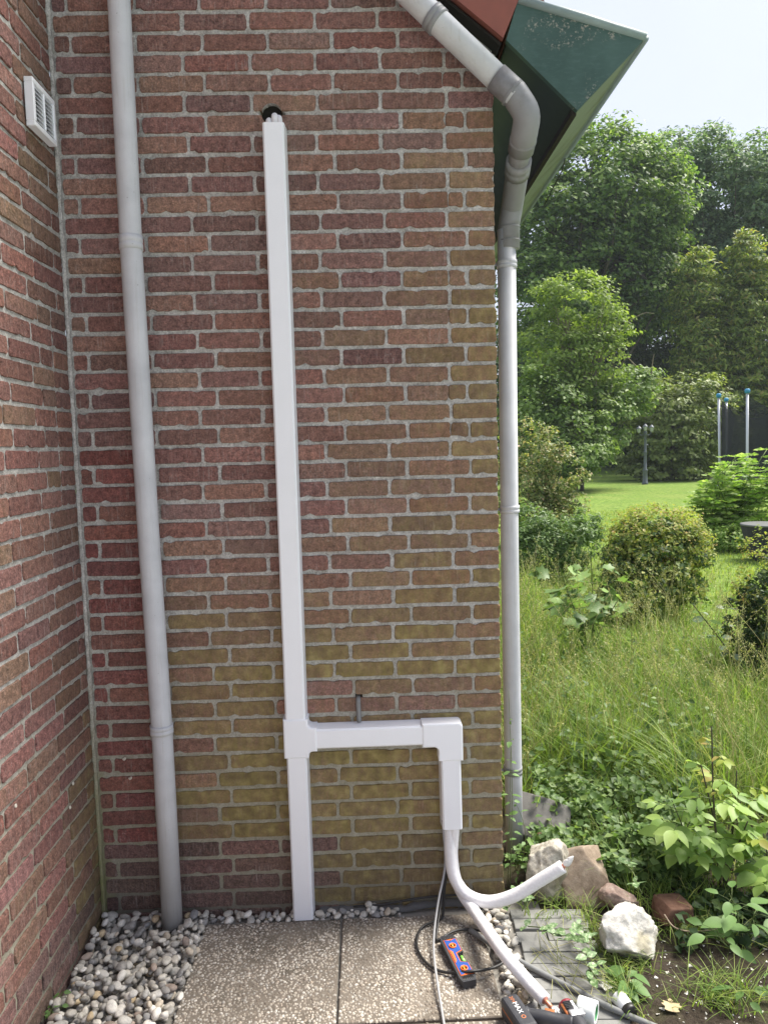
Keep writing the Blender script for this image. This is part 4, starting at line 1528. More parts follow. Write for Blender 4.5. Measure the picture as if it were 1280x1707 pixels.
for n_, (px, py) in enumerate([(207, 1265), (217, 1297)]):
    q = at_y(px, py, 0)
    shell((q[0], -0.002, q[2]), (0, -1, 0.2), ['pale snail shell on the back wall left of the downpipe, upper of two', 'pale snail shell on the back wall left of the downpipe, lower of two'][n_])
for n_, (px, py) in enumerate([(120, 1306), (24, 1343), (115, 1346)]):
    q = at_x(px, py, 0)
    shell((0.002, q[1], q[2]), (1, 0, 0.2), ['uppermost pale snail shell low on the left wall', 'pale snail shell on the left wall nearest the picture edge', 'pale snail shell just below another on the left wall'][n_])

# ------------------------------------------------------------------ vegetation
def leaf_material(name, stops, trans=0.35, rough=0.5, tboost=1.5, per_object=False, vein=0.0):
    m, nt = nodes(name)
    rnd = nd(nt, 'ObjectInfo').outputs['Random'] if per_object else nd(nt, 'NewGeometry').outputs['Random Per Island']
    c = ramp(nt, rnd, stops)
    if vein:
        tc = nd(nt, 'TexCoord').outputs['Object']
        n = noise_(nt, tc, 60, 3)
        c = mixc(nt, math_(nt, 'MULTIPLY', mrange(nt, n, 0.4, 0.7), vein), c, tuple(min(1, x * 1.5) for x in stops[-1][1]))
    b = nd(nt, 'BsdfPrincipled', None, Base_Color=c, Roughness=rough)
    b.inputs['Specular IOR Level'].default_value = 0.3
    t = nd(nt, 'BsdfTranslucent')
    tc_ = mixc(nt, 1.0, c, (tboost, tboost * 1.05, tboost * .55), 'MULTIPLY')
    nt.links.new(tc_, t.inputs['Color'])
    mx = nd(nt, 'MixShader', None, Fac=trans)
    nt.links.new(b.outputs[0], mx.inputs[1])
    nt.links.new(t.outputs[0], mx.inputs[2])
    o = nd(nt, 'OutputMaterial')
    nt.links.new(mx.outputs[0], o.inputs['Surface'])
    return m


MAT_BARK = plain('bark', (0.10, 0.085, 0.065), 0.9, 0.35, 25, bump=0.01)
MAT_TWIG = plain('twig', (0.20, 0.17, 0.12), 0.9, 0.3, 40)
MAT_STEM = plain('dark_stem', (0.06, 0.055, 0.035), 0.7, 0.25, 60)
MAT_GSTEM = plain('green_stem', (0.11, 0.15, 0.05), 0.7, 0.2, 60)


def unit(v):
    return v / (np.linalg.norm(v, axis=-1, keepdims=True) + 1e-9)


def leaf_mesh_data(C, N, size, g, aspect=0.55, fold=0.25, droop=0.0):
    """folded leaf blades: C centres, N facing directions, size lengths"""
    n = len(C)
    N = unit(N)
    T = unit(np.cross(N, g.normal(size=(n, 3))))
    T = unit(T + np.array([0, 0, -droop]))
    N = unit(N - T * np.sum(N * T, 1, keepdims=True))
    S = np.cross(N, T)
    L = size[:, None]
    w = L * aspect * 0.5
    V = np.empty((n, 4, 3))
    V[:, 0] = C - T * L * .5
    V[:, 1] = C + S * w + N * w * fold - T * L * .05
    V[:, 2] = C + T * L * .5 - N * L * .08
    V[:, 3] = C - S * w + N * w * fold - T * L * .05
    F = (np.array([[0, 1, 2], [0, 2, 3]])[None] + (np.arange(n) * 4)[:, None, None]).reshape(-1, 3)
    return V.reshape(-1, 3), F


def crown(g, blobs, n_clumps, per, clump_r, flat=0.6, inner=0.72, lump=0.28, up=0.5):
    """leaf centres and facings gathered in clumps over the surface of several ellipsoids"""
    B = np.array(blobs, float)
    wts = B[:, 3] * B[:, 4] + B[:, 4] * B[:, 5] + B[:, 3] * B[:, 5]
    idx = g.choice(len(B), n_clumps, p=wts / wts.sum())
    D = unit(g.normal(size=(n_clumps, 3)))
    rr = inner + (1.03 - inner) * np.sqrt(g.random(n_clumps))
    lumpn = np.array([noise.noise(Vector(d * 2.6) + Vector((float(i) * 9, 0, 0))) for d, i in zip(D, idx)])
    rr = rr * (1 + lump * lumpn)
    C = B[idx, :3] + D * rr[:, None] * B[idx, 3:]
    cr = clump_r * g.uniform(.6, 1.35, n_clumps)
    k = per
    P = unit(g.normal(size=(n_clumps, k, 3))) * (g.random((n_clumps, k, 1)) ** .45)
    P = P * cr[:, None, None] * np.array([1, 1, flat])
    L = C[:, None, :] + P
    out = unit(D * B[idx, 3:].mean(1, keepdims=True))[:, None, :] * .7 + P / (cr[:, None, None] + 1e-6) * .6 + np.array([0, 0, up]) + g.normal(size=(n_clumps, k, 3)) * .45
    return C, L.reshape(-1, 3), out.reshape(-1, 3)


def limbs(name, root, base, C, g, r0, n, mat=None, top=None):
    """tapered trunk and limbs reaching into the crown, one woody mesh"""
    V, F, nv = [], [], 0
    top = C.mean(0) if top is None else np.array(top)
    base = np.array(base, float)
    trunk = spline([base, base * .6 + top * .4 + g.normal(size=3) * r0, top], 5)
    sets = [(trunk, np.linspace(r0, r0 * .35, len(trunk)), 9)]
    pick = C[g.choice(len(C), min(n, len(C)), replace=False)]
    for c in pick:
        t = g.uniform(.25, .95)
        s = trunk[int(t * (len(trunk) - 1))]
        mid = (s + c) / 2 + g.normal(size=3) * r0 * 1.2 + np.array([0, 0, r0])
        p = spline([s, mid, c], 4)
        sets.append((p, np.linspace(r0 * .34, r0 * .05, len(p)), 5))
    for p, r, sg in sets:
        v, f = tube(p, r, sg)
        V.append(v)
        F += [[q + nv for q in ff] for ff in f]
        nv += len(v)
    return obj(name, np.concatenate(V), F, mat or MAT_BARK, root, True)


def blob(px, py, Y, rx, rz, ry=None):
    """ellipsoid standing at depth Y, its half-sizes given as seen in pixels"""
    c = at_y(px, py, Y)
    s = (Y - CAM[1]) / FPX
    return (c[0], c[1], c[2], rx * s, (ry if ry else rx * s * .9), rz * s)


def tree(name, label, cat, blobs, n_clumps, per, clump_r, size, mat, seed, r0=0.25, nl=30, flat=0.6, aspect=.6, droop=0.2, inner=.72, up=.5, lump=.28, group=None, crown_name='crown', trunk_name='trunk', base=None, bark=None):
    g = np.random.default_rng(seed)
    C, L, N = crown(g, blobs, n_clumps, per, clump_r, flat, inner, lump, up)
    B = np.array(blobs)
    if base is None:
        base = (B[:, 0].mean(), B[:, 1].mean(), GZ)
    ok = L[:, 2] > GZ + .02
    L, N = L[ok], N[ok]
    root = thing(name, label, cat, base, group)
    V, F = leaf_mesh_data(L, N, size * g.uniform(.65, 1.3, len(L)), g, aspect, .25, droop)
    obj(crown_name, V, F, mat, root)
    limbs(trunk_name, root, base, C, g, r0, nl, bark, top=(B[:, 0].mean(), B[:, 1].mean(), B[:, 2].mean() + B[:, 5].max() * .3))
    return root


G1 = leaf_material('maple_leaf', [(0, (0.045, 0.090, 0.024)), (.45, (0.105, 0.185, 0.044)), (.8, (0.19, 0.28, 0.070)), (1, (0.28, 0.37, 0.11))], .42)
G2 = leaf_material('poplar_leaf', [(0, (0.060, 0.110, 0.056)), (.5, (0.13, 0.21, 0.105)), (1, (0.26, 0.35, 0.18))], .42)
G3 = leaf_material('wood_leaf', [(0, (0.022, 0.050, 0.018)), (.6, (0.045, 0.085, 0.026)), (1, (0.08, 0.135, 0.035))], .3)
G4 = leaf_material('fruit_tree_leaf', [(0, (0.11, 0.17, 0.032)), (.5, (0.19, 0.27, 0.052)), (1, (0.27, 0.34, 0.085))], .42)
G5 = leaf_material('shrub_leaf', [(0, (0.080, 0.14, 0.030)), (.5, (0.14, 0.22, 0.050)), (1, (0.22, 0.30, 0.08))], .4)
G6 = leaf_material('olive_shrub_leaf', [(0, (0.095, 0.14, 0.034)), (.5, (0.165, 0.21, 0.055)), (1, (0.25, 0.29, 0.09))], .35)
G7 = leaf_material('conifer_spray', [(0, (0.070, 0.115, 0.026)), (.4, (0.165, 0.23, 0.045)), (.85, (0.32, 0.37, 0.085)), (1, (0.29, 0.22, 0.08))], .4)
G8 = leaf_material('variegated_leaf', [(0, (0.070, 0.11, 0.03)), (.45, (0.15, 0.20, 0.06)), (.8, (0.33, 0.34, 0.14)), (1, (0.42, 0.30, 0.19))], .35)
G9 = leaf_material('hedge_leaf', [(0, (0.035, 0.070, 0.022)), (.4, (0.075, 0.135, 0.034)), (.65, (0.19, 0.26, 0.05)), (1, (0.37, 0.36, 0.10))], .35)
G9t = leaf_material('hedge_young_leaf', [(0, (0.18, 0.25, 0.05)), (.7, (0.31, 0.34, 0.08)), (1, (0.40, 0.27, 0.12))], .45)
G10 = leaf_material('dark_box_leaf', [(0, (0.022, 0.045, 0.020)), (.6, (0.045, 0.085, 0.030)), (1, (0.10, 0.15, 0.04))], .3)
G11 = leaf_material('fern_leaflet', [(0, (0.15, 0.26, 0.05)), (.6, (0.25, 0.37, 0.085)), (1, (0.40, 0.47, 0.18))], .45)
G12 = leaf_material('weed_leaf', [(0, (0.06, 0.11, 0.034)), (.6, (0.115, 0.195, 0.055)), (1, (0.20, 0.28, 0.09))], .35)

# far wood behind everything, read as one mass
g = np.random.default_rng(5)
wb = []
for k in range(16):
    x = -2 + k * 3.1 + g.uniform(-.8, .8)
    wb.append((x, 50 + g.uniform(-2, 3), 3.2 + g.uniform(-.5, 1.5), 3.0, 2.2, 4.2 + g.uniform(0, 2.5)))
C, L, N = crown(g, wb, 2600, 26, .95)
ok = L[:, 2] > GZ
V, F = leaf_mesh_data(L[ok], N[ok], .38 * g.uniform(.7, 1.3, ok.sum()), g, .7)
tag(obj('woodland', V, F, G3), 'dense dark green wood closing off the far end of the garden', 'woodland', kind='stuff')

tree('maple_tree', 'tallest broad green tree rising behind the garden next to the eaves', 'tree',
     [blob(1000, 330, 38, 118, 108), blob(925, 395, 37, 90, 105), blob(1065, 345, 38, 80, 100), blob(895, 490, 36, 80, 110), blob(1000, 460, 38, 105, 105), blob(1070, 470, 38, 60, 100)],
     700, 76, 1.05, .27, G1, 21, r0=.34, nl=60, flat=.38, up=.9, base=(12.5, 38, GZ))
tree('poplar_tree', 'tall blue-green tree at the right beyond the conifers', 'tree',
     [blob(1175, 325, 43, 92, 95), blob(1265, 350, 42, 95, 115), blob(1120, 420, 43, 75, 125), blob(1350, 350, 43, 100, 120), blob(1200, 470, 43, 110, 80), blob(1115, 310, 42, 70, 85), blob(1090, 400, 42, 60, 80)],
     1000, 70, .95, .27, G2, 22, r0=.34, nl=50, flat=.5, up=.8)
tree('beech_tree', 'dark green tree in the gap between the two tallest trees', 'tree',
     [blob(1090, 520, 46, 90, 120), blob(960, 580, 46, 110, 100), blob(1040, 640, 45, 110, 90), blob(880, 620, 45, 80, 110)],
     900, 46, 1.1, .24, G3, 23, r0=.3, nl=40)
tree('fruit_tree', 'bright yellow-green fruit tree left of the lamp post', 'tree',
     [blob(962, 520, 25, 58, 62), blob(925, 590, 25, 55, 58), blob(985, 600, 25, 52, 58), blob(915, 500, 25.5, 30, 30), blob(1010, 545, 25, 40, 35), blob(940, 660, 25, 60, 40)],
     310, 42, .50, .16, G4, 24, flat=.42, up=.85, r0=.13, nl=60, lump=.4, bark=MAT_TWIG)
tree('garden_shrub', 'mid green rounded shrub below the bright fruit tree', 'shrub',
     [blob(895, 690, 24, 60, 75), blob(955, 715, 24, 62, 72), blob(1005, 700, 25, 45, 66), blob(940, 755, 23.5, 70, 40), blob(1045, 650, 26, 50, 40)],
     380, 44, .52, .18, G5, 25, flat=.42, up=.85, r0=.08, nl=40, trunk_name='stems', crown_name='foliage')
tree('olive_shrub', 'dense olive green shrub directly behind the lamp post', 'shrub',
     [blob(1062, 742, 31, 44, 52), blob(1115, 715, 30.6, 68, 78), blob(1165, 690, 30.6, 48, 80), blob(1110, 770, 30.4, 70, 34), blob(1200, 740, 30.5, 45, 60), blob(1088, 680, 31, 52, 55)],
     380, 44, .54, .20, G6, 26, flat=.42, up=.85, r0=.08, nl=40, trunk_name='stems', crown_name='foliage')
for lab, px, w, top, seed in (('tall olive-brown conifer nearest the poplar, left one of the conifer hedge', 1165, 48, 448, 31), ('tall olive-brown conifer behind the trampoline, middle of the conifer hedge', 1240, 56, 425, 32), ('tall conifer at the right picture edge beside the trampoline', 1335, 66, 430, 33)):
    bl_ = []
    for q in range(6):
        t = q / 5
        bl_.append(blob(px + random.uniform(-6, 6), top + 36 + t * 270, 35, w * (.55 + .5 * t), 62))
    tree('conifer', lab, 'conifer', bl_, 640, 58, .62, .28, G7, seed, r0=.12, nl=20, flat=.30, aspect=.34, droop=.35, inner=.84, up=.75, lump=.4, group='conifers of the hedge')

# bare dead twigs poking out of the middle shrubs
for lab, pts in (('long bare branch arching out of the fruit tree', [(1005, 575), (1035, 545), (1070, 523), (1090, 522)]), ('bare forked twig above the olive shrub', [(1085, 628), (1088, 600), (1090, 590)]), ('thin bare twig left of the forked one', [(1060, 610), (1045, 595), (1037, 588)])):
    p = spline([at_y(x, y, 25.2) for x, y in pts], 5)
    o = tobj('bare_branch', p, np.linspace(.028, .008, len(p)), MAT_TWIG, None, 6)
    tag(o, lab, 'branch')

# ------------------------------------------------------------------ trampoline
MAT_POLE = plain('galvanised_pole', (0.55, 0.56, 0.58), .4, .08, 20, metal=.4)
MAT_CAP = plain('blue_cap', (0.05, 0.25, 0.42), .5)


def net_material():
    m, nt = nodes('black_safety_net')
    d = nd(nt, 'BsdfDiffuse')
    d.inputs['Color'].default_value = (0.045, 0.047, 0.052, 1)
    t = nd(nt, 'BsdfTransparent')
    mx = nd(nt, 'MixShader', None, Fac=0.24)
    nt.links.new(d.outputs[0], mx.inputs[1])
    nt.links.new(t.outputs[0], mx.inputs[2])
    o = nd(nt, 'OutputMaterial')
    nt.links.new(mx.outputs[0], o.inputs['Surface'])
    return m


MAT_NET = net_material()
fl, bl1, ff, bl2 = at_y(1200, 735, 13.0), at_y(1212, 735, 14.6), at_y(1246, 735, 11.8), at_y(1276, 735, 15.2)
poles = [(fl[0], fl[1]), (ff[0], ff[1]), (ff[0] + 1.45, 11.35), (ff[0] + 2.75, 12.0), (ff[0] + 3.0, 13.6), (bl2[0] + .3, 15.2), (bl1[0], 14.6)]
TP = thing('trampoline', 'garden trampoline with dark safety net and blue-capped poles', 'trampoline', (9.9, 13.2, GZ))
for (x, y) in poles:
    lean = np.array([x - 9.9, y - 13.2]) * .035
    p = tobj('pole', [(x - lean[0], y - lean[1], GZ), (x, y, 1.2), (x + lean[0], y + lean[1], 2.58)], .026, MAT_POLE, TP, 10)
    V, F = lathe([(.03, 0), (.05, .01), (.05, .07), (.03, .09)], 12, (x + lean[0], y + lean[1], 2.56))
    obj('pole_cap', V, F, MAT_CAP, TP, True)
for i in range(len(poles)):
    a, b = np.array(poles[i]), np.array(poles[(i + 1) % len(poles)])
    V, F = [], []
    nu, nz = 14, 10
    for u in range(nu + 1):
        t = u / nu
        p = a * (1 - t) + b * t
        c = np.array([9.9, 13.2])
        inward = (c - p) / np.linalg.norm(c - p)
        sag = math.sin(math.pi * t)
        for z in range(nz + 1):
            s = z / nz
            zz = .75 + (2.50 - .75 - .34 * sag) * s
            q = p + inward * (.03 + .16 * sag * s + .035 * math.sin(t * 21 + s * 4) * sag)
            V.append((q[0], q[1], zz))
    for u in range(nu):
        for z in range(nz):
            k = u * (nz + 1) + z
            F.append([k, k + nz + 1, k + nz + 2, k + 1])
    obj('net_panel', V, F, MAT_NET, TP, True)
V, F = lathe([(0.2, .72), (1.15, .72), (1.3, .76), (1.3, .80), (1.1, .78), (0.2, .77)], 28, (9.95, 13.25, 0))
obj('jumping_mat', V, F, MAT_BLACK, TP)
for k in range(6):
    a = k * math.pi / 3
    tobj('leg', [(9.95 + 1.25 * math.cos(a), 13.25 + 1.25 * math.sin(a), .74), (9.95 + 1.25 * math.cos(a), 13.25 + 1.25 * math.sin(a), GZ)], .025, MAT_POLE, TP, 8)

# ------------------------------------------------------------------ garden lamp post
MAT_LAMP = plain('grey_cast_aluminium', (0.115, 0.13, 0.15), .45, .15, 20)
MAT_GLASS = plain('lantern_glass', (0.45, 0.47, 0.46), .15, .1, 10, spec=.6)
lb = at_z(1075, 807, GZ)
LP = thing('lamp_post', 'grey three-lantern garden lamp post on the far lawn', 'lamp post', tuple(lb))
sc_ = (lb[1] - CAM[1]) / FPX
V, F = lathe([(.125, 0), (.125, .05), (.10, .08), (.085, .52), (.10, .54), (.10, .60), (.062, .64), (.058, 1.28), (.068, 1.30), (.068, 1.33), (.048, 1.36), (.045, 2.02), (.065, 2.05), (.065, 2.16), (.04, 2.2)], 16, lb)
obj('post', V, F, MAT_LAMP, LP, True)
for k, (dx, dz, dy) in enumerate(((0, 2.20, 0), (-.24, 2.12, .05), (.24, 2.16, -.05))):
    p = lb + np.array([dx, dy, dz])
    if dx:
        tobj('arm', spline([lb + np.array([0, 0, 2.1]), lb + np.array([dx * .6, dy * .6, 2.02]), p], 5), .015, MAT_LAMP, LP, 6)
    V, F = lathe([(.03, 0), (.06, .02), (.09, .17)], 6, p)
    ln = obj('lantern', V, F, MAT_GLASS, LP)
    V, F = lathe([(.115, .172), (.09, .21), (.03, .27), (.012, .31)], 12, p)
    obj('lantern_roof', V, F, MAT_LAMP, ln)

# ------------------------------------------------------------------ middle-distance shrubs
tree('variegated_shrub', 'pale variegated shrub with pinkish tips just right of the upright pipe', 'shrub',
     [blob(890, 770, 10.2, 55, 62), blob(935, 795, 10, 38, 52), blob(870, 830, 10, 50, 62), blob(945, 850, 9.8, 30, 36), blob(905, 875, 9.8, 60, 40)],
     560, 26, .12, .058, G8, 41, r0=.03, nl=60, trunk_name='stems', crown_name='foliage', flat=.7, lump=.4, up=.7)
tree('leafy_weeds', 'dark green clump of nettle-like weeds below the variegated shrub', 'weeds',
     [blob(905, 910, 6.6, 55, 46), blob(955, 905, 6.4, 36, 46), blob(885, 880, 6.8, 35, 36), blob(975, 880, 6.8, 30, 30)],
     420, 24, .10, .055, G12, 42, r0=.012, nl=60, trunk_name='stems', crown_name='foliage', aspect=.42, up=.8, bark=MAT_GSTEM)
tree('clipped_bush', 'rounded dark green hedge bush with yellow young leaves in the meadow', 'bush',
     [blob(1090, 955, 4.1, 84, 88, .5), blob(1050, 985, 3.9, 46, 60, .4), blob(1130, 930, 4.2, 46, 62, .4), blob(1085, 905, 4.2, 70, 46, .4)],
     560, 28, .075, .042, G9, 43, r0=.02, nl=90, trunk_name='stems', crown_name='foliage', aspect=.66, up=.45, inner=.62, lump=.22)
cb = bpy.data.objects[[o.name for o in bpy.data.objects if o.name.startswith('clipped_bush')][0]]
g = np.random.default_rng(44)
C, L, N = crown(g, [blob(1092, 895, 4.15, 78, 46, .45), blob(1140, 905, 4.15, 36, 50, .35), blob(1100, 872, 4.2, 70, 30, .4)], 360, 16, .055, .8, .85, .3, .9)
sel = L[:, 2] > at_y(1090, 985, 4.1)[2]
V, F = leaf_mesh_data(L[sel], N[sel], .030 * g.uniform(.6, 1.3, sel.sum()), g, .6)
obj('young_shoots', V, F, G9t, cb)
tree('dark_bush', 'dark glossy bush cut off by the right picture edge', 'bush',
     [blob(1275, 1060, 2.25, 56, 80, .3), blob(1300, 1010, 2.3, 60, 75, .3), blob(1290, 1110, 2.2, 60, 60, .3)],
     420, 26, .055, .030, G10, 45, r0=.014, nl=70, trunk_name='stems', crown_name='foliage', aspect=.62, inner=.6)
g = np.random.default_rng(46)
db = [o for o in bpy.data.objects if o.name.startswith('dark_bush')][0]
C, L, N = crown(g, [blob(1278, 950, 2.35, 34, 62, .25), blob(1262, 985, 2.35, 40, 30, .25)], 90, 14, .05, .8, .6, .4, .9)
V, F = leaf_mesh_data(L, N, .024 * g.uniform(.6, 1.3, len(L)), g, .6)
obj('young_shoots', V, F, G9t, db)
tree('ground_cover_mound', 'low fresh green mound of leaves left of the wicker pot', 'plant',
     [blob(1215, 898, 8.6, 30, 22), blob(1240, 892, 8.8, 24, 18)], 130, 20, .09, .06, G11, 47, r0=.008, nl=20, trunk_name='stems', crown_name='foliage', up=1.2)


def pinnate(g, p, d, ln, k, ls):
    """a compound leaf: k pairs of leaflets along direction d"""
    d = d / np.linalg.norm(d)
    s = np.cross(d, [0, 0, 1.0])
    s /= np.linalg.norm(s) + 1e-9
    Vs, Ns = [], []
    for i in range(k):
        t = (i + .6) / k
        q = p + d * ln * t + np.array([0, 0, -ln * .35 * t * t])
        for e in (-1, 1):
            T = unit((s * e + d * .45)[None])[0]
            Vs.append((q, T, ls * (1.1 - .5 * abs(t - .4))))
    Vs.append((p + d * ln + np.array([0, 0, -ln * .35]), d, ls * .8))
    return Vs


def leaflets(items, g, aspect=.32):
    V, F = [], []
    for n, (q, T, l) in enumerate(items):
        N = np.array([0, 0, .6]) + g.normal(size=3) * .55
        S = np.cross(N, T)
        S /= np.linalg.norm(S)
        w = l * aspect * .5
        V += [q, q + T * l * .45 + S * w, q + T * l + np.array([0, 0, -l * .12]), q + T * l * .45 - S * w]
        b = 4 * n
        F += [[b, b + 1, b + 2], [b, b + 2, b + 3]]
    return np.array(V), np.array(F)


g = np.random.default_rng(50)
FS = thing('feathery_shrub', 'feathery light green shrub with pale tips in front of the trampoline', 'shrub', tuple(at_z(1245, 925, GZ)))
items = []
stems = []
for k in range(46):
    px, py = g.uniform(1165, 1330), g.uniform(742, 880)
    py = max(py, 742 + max(0, (1235 - px)) * 1.25 + g.uniform(0, 18), 742 + max(0, px - 1262) * .5)
    tip = at_y(px, py, 9.3 + g.uniform(-.7, .5))
    bs = np.array([FS.location.x + g.normal() * .25, 9.2 + g.normal() * .2, GZ])
    st = spline([bs, (bs + tip) / 2 + np.array([0, 0, .15]), tip], 5)
    stems.append(st)
    for q in st[4:]:
        for j in range(2):
            a = g.uniform(0, 6.28)
            items += pinnate(g, q, np.array([math.cos(a), math.sin(a), .35]), g.uniform(.16, .28), 5, .11)
V, F = leaflets(items, g, .46)
obj('foliage', V, F, G11, FS)
V, F, nv = [], [], 0
for st in stems:
    v, f = tube(st, .007, 5)
    V.append(v)
    F += [[q + nv for q in ff] for ff in f]
    nv += len(v)
obj('stems', np.concatenate(V), F, MAT_GSTEM, FS, True)

# woven planter
pc = at_z(1268, 940, GZ)
WP = thing('wicker_pot', 'tall dark woven plant pot at the right edge of the lawn', 'plant pot', (6.74, 7.75, GZ))


def wicker():
    m, nt = nodes('dark_wicker')
    src = nd(nt, 'TexCoord').outputs['Object']
    wv = nd(nt, 'TexWave', {'bands_direction': 'Z'}, Scale=22, Distortion=1.5)
    nt.links.new(src, wv.inputs['Vector'])
    c = ramp(nt, wv.outputs['Fac'], [(0.2, (0.018, 0.017, 0.018)), (0.8, (0.075, 0.072, 0.075))])
    finish(nt, c, .5, wv.outputs['Fac'], .01, .8)
    return m


V, F = lathe([(.19, 0), (.20, .02), (.33, .50), (.33, .53), (.295, .53), (.28, .44)], 28, (6.74, 7.75, GZ - .02))
obj('pot_body', V, F, wicker(), WP, True)
V, F = lathe([(.30, .515), (.336, .515), (.336, .54), (.30, .54)], 28, (6.74, 7.75, GZ - .02))
obj('rim', V, F, plain('pot_rim', (.14, .14, .145), .4), WP, True)

# ------------------------------------------------------------------ grass
def grass_material(name, stops, trans=.3):
    return leaf_material(name, stops, trans, .55, 1.4)


GM1 = grass_material('meadow_grass', [(0, (0.095, 0.165, 0.032)), (.45, (0.175, 0.27, 0.055)), (.8, (0.27, 0.35, 0.09)), (1, (0.40, 0.40, 0.17))], .42)
GM2 = grass_material('lawn_grass', [(0, (0.13, 0.20, 0.03)), (.5, (0.22, 0.30, 0.05)), (1, (0.34, 0.38, 0.11))], .4)
GM3 = grass_material('dry_seed_heads', [(0, (0.26, 0.29, 0.11)), (.5, (0.38, 0.39, 0.18)), (1, (0.52, 0.48, 0.28))], .35)


def blades(P, h, lean, w, g, segs=3):
    n = len(P)
    a = g.uniform(0, 2 * np.pi, n)
    D = np.stack([np.cos(a), np.sin(a), np.zeros(n)], 1)
    a2 = a + np.pi / 2 + g.normal(0, .6, n)
    S = np.stack([np.cos(a2), np.sin(a2), np.zeros(n)], 1)
    V = np.empty((n, 2 * segs + 1, 3))
    for i in range(segs + 1):
        t = i / segs
        c = P + D * (lean * h * t ** 1.8)[:, None] + np.array([0, 0, 1.0]) * (h * t * (1 - .28 * lean * t))[:, None]
        ww = (w * (1 - .75 * t) * .5)[:, None]
        if i < segs:
            V[:, 2 * i] = c - S * ww
            V[:, 2 * i + 1] = c + S * ww
        else:
            V[:, 2 * segs] = c
    f = []
    for i in range(segs - 1):
        f += [[2 * i, 2 * i + 1, 2 * i + 3], [2 * i, 2 * i + 3, 2 * i + 2]]
    f += [[2 * segs - 2, 2 * segs - 1, 2 * segs]]
    F = (np.array(f)[None] + (np.arange(n) * (2 * segs + 1))[:, None, None]).reshape(-1, 3)
    return V.reshape(-1, 3), F


def meadow_mask(x, y):
    """how tall the grass stands here (0 = mown or bare)"""
    edge = 1.62 + 0.10 * math.sin(y * 5)
    if y < 0.12 + max(0, (x - 1.75)) * 0.0:
        if x < 1.95 or y < -0.12:
            return 0
    if x < edge:
        return 0
    t = 1.0
    # mown strip leading to the lawn between bush and dark bush
    px = to_px([x, y, GZ])
    if px[1] < 1095 and px[0] > 1142 + (1095 - px[1]) * .12:
        t = 0.12
    if px[1] < 1110 and 895 < px[0] < 1065:
        t = min(t, .5)
    if px[1] < 935:
        t = min(t, 0.3)
    if px[1] > 1320 and 890 < px[0] < 1120:
        t = min(t, .45)
    if px[1] > 1400 and px[0] > 1060:
        t = min(t, .35)
    return t


g = np.random.default_rng(60)
pts, hts = [], []
while len(pts) < 30000:
    u = g.random()
    y = -0.15 + 7.6 * u ** 1.35
    x = 1.5 + g.random() * (2.2 + y * .72)
    m = meadow_mask(x, y)
    if m <= 0 or g.random() > .35 + m:
        continue
    cl = .5 + .5 * noise.noise(Vector((x * 2.2, y * 2.2, 5)))
    pts.append((x, y, GZ))
    hts.append(m * (.16 + .50 * cl * g.random() + .10 * g.random()))
P, hh = np.array(pts), np.array(hts)
V, F = blades(P, hh, g.uniform(.2, 1.15, len(P)), g.uniform(.0035, .0075, len(P)) * (1 + P[:, 1] * .12), g, 4)
MG = tag(obj('meadow_grass', V, F, GM1), 'long uncut grass filling the strip beside the house', 'grass', kind='stuff')

# fresh lime patch of softer grass
pts = []
while len(pts) < 9500:
    px, py = g.uniform(985, 1290), g.uniform(1075, 1290)
    q = at_z(px, py, GZ)
    if noise.noise(Vector((q[0] * 2.4, q[1] * 2.4, 8))) + g.uniform(-.25, .25) < .02:
        continue
    pts.append((q[0], q[1], GZ))
P = np.array(pts)
V, F = blades(P, g.uniform(.12, .34, len(P)), g.uniform(.5, 1.3, len(P)), g.uniform(.004, .008, len(P)), g, 4)
tag(obj('lime_grass', V, F, grass_material('lime_grass_blade', [(0, (0.15, 0.26, 0.035)), (.6, (0.23, 0.35, 0.05)), (1, (0.32, 0.41, 0.09))], .42)), 'fresh lime green soft grass in front of the dark bush', 'grass', kind='stuff')

# flowering stalks with seed heads
SV, SF, nv = [], [], 0
HVs, HFs, nh = [], [], 0
cnt = 0
while cnt < 900:
    y = 0.1 + 5.2 * g.random() ** 1.4
    x = 1.6 + g.random() * (1.5 + y * .6)
    m = meadow_mask(x, y)
    if m < .5:
        continue
    cnt += 1
    hgt = g.uniform(.42, .82)
    a = g.uniform(0, 6.28)
    ln = g.uniform(.1, .5) * hgt
    tip = np.array([x + math.cos(a) * ln, y + math.sin(a) * ln, GZ + hgt])
    st = spline([(x, y, GZ), (x + math.cos(a) * ln * .25, y + math.sin(a) * ln * .25, GZ + hgt * .6), tip], 4)
    v, f = tube(st, np.linspace(.0016, .0008, len(st)), 4, False)
    SV.append(v)
    SF.append(np.array(f) + nv)
    nv += len(v)
    k = 26
    t = g.random(k) * .34
    base = tip - (tip - st[-4]) * t[:, None] * 1.6
    C_ = base + g.normal(size=(k, 3)) * .016 * (t[:, None] * 2.4 + .25)
    v, f = leaf_mesh_data(C_, g.normal(size=(k, 3)), g.uniform(.007, .016, k), g, .32)
    HVs.append(v)
    HFs.append(f + nh)
    nh += len(v)
tag(obj('grass_stalks', np.concatenate(SV), np.concatenate(SF), GM3), 'pale flowering grass stalks standing above the meadow', 'grass', kind='stuff')
tag(obj('seed_heads', np.concatenate(HVs), np.concatenate(HFs), GM3), 'feathery pale seed heads over the long grass', 'grass', kind='stuff')

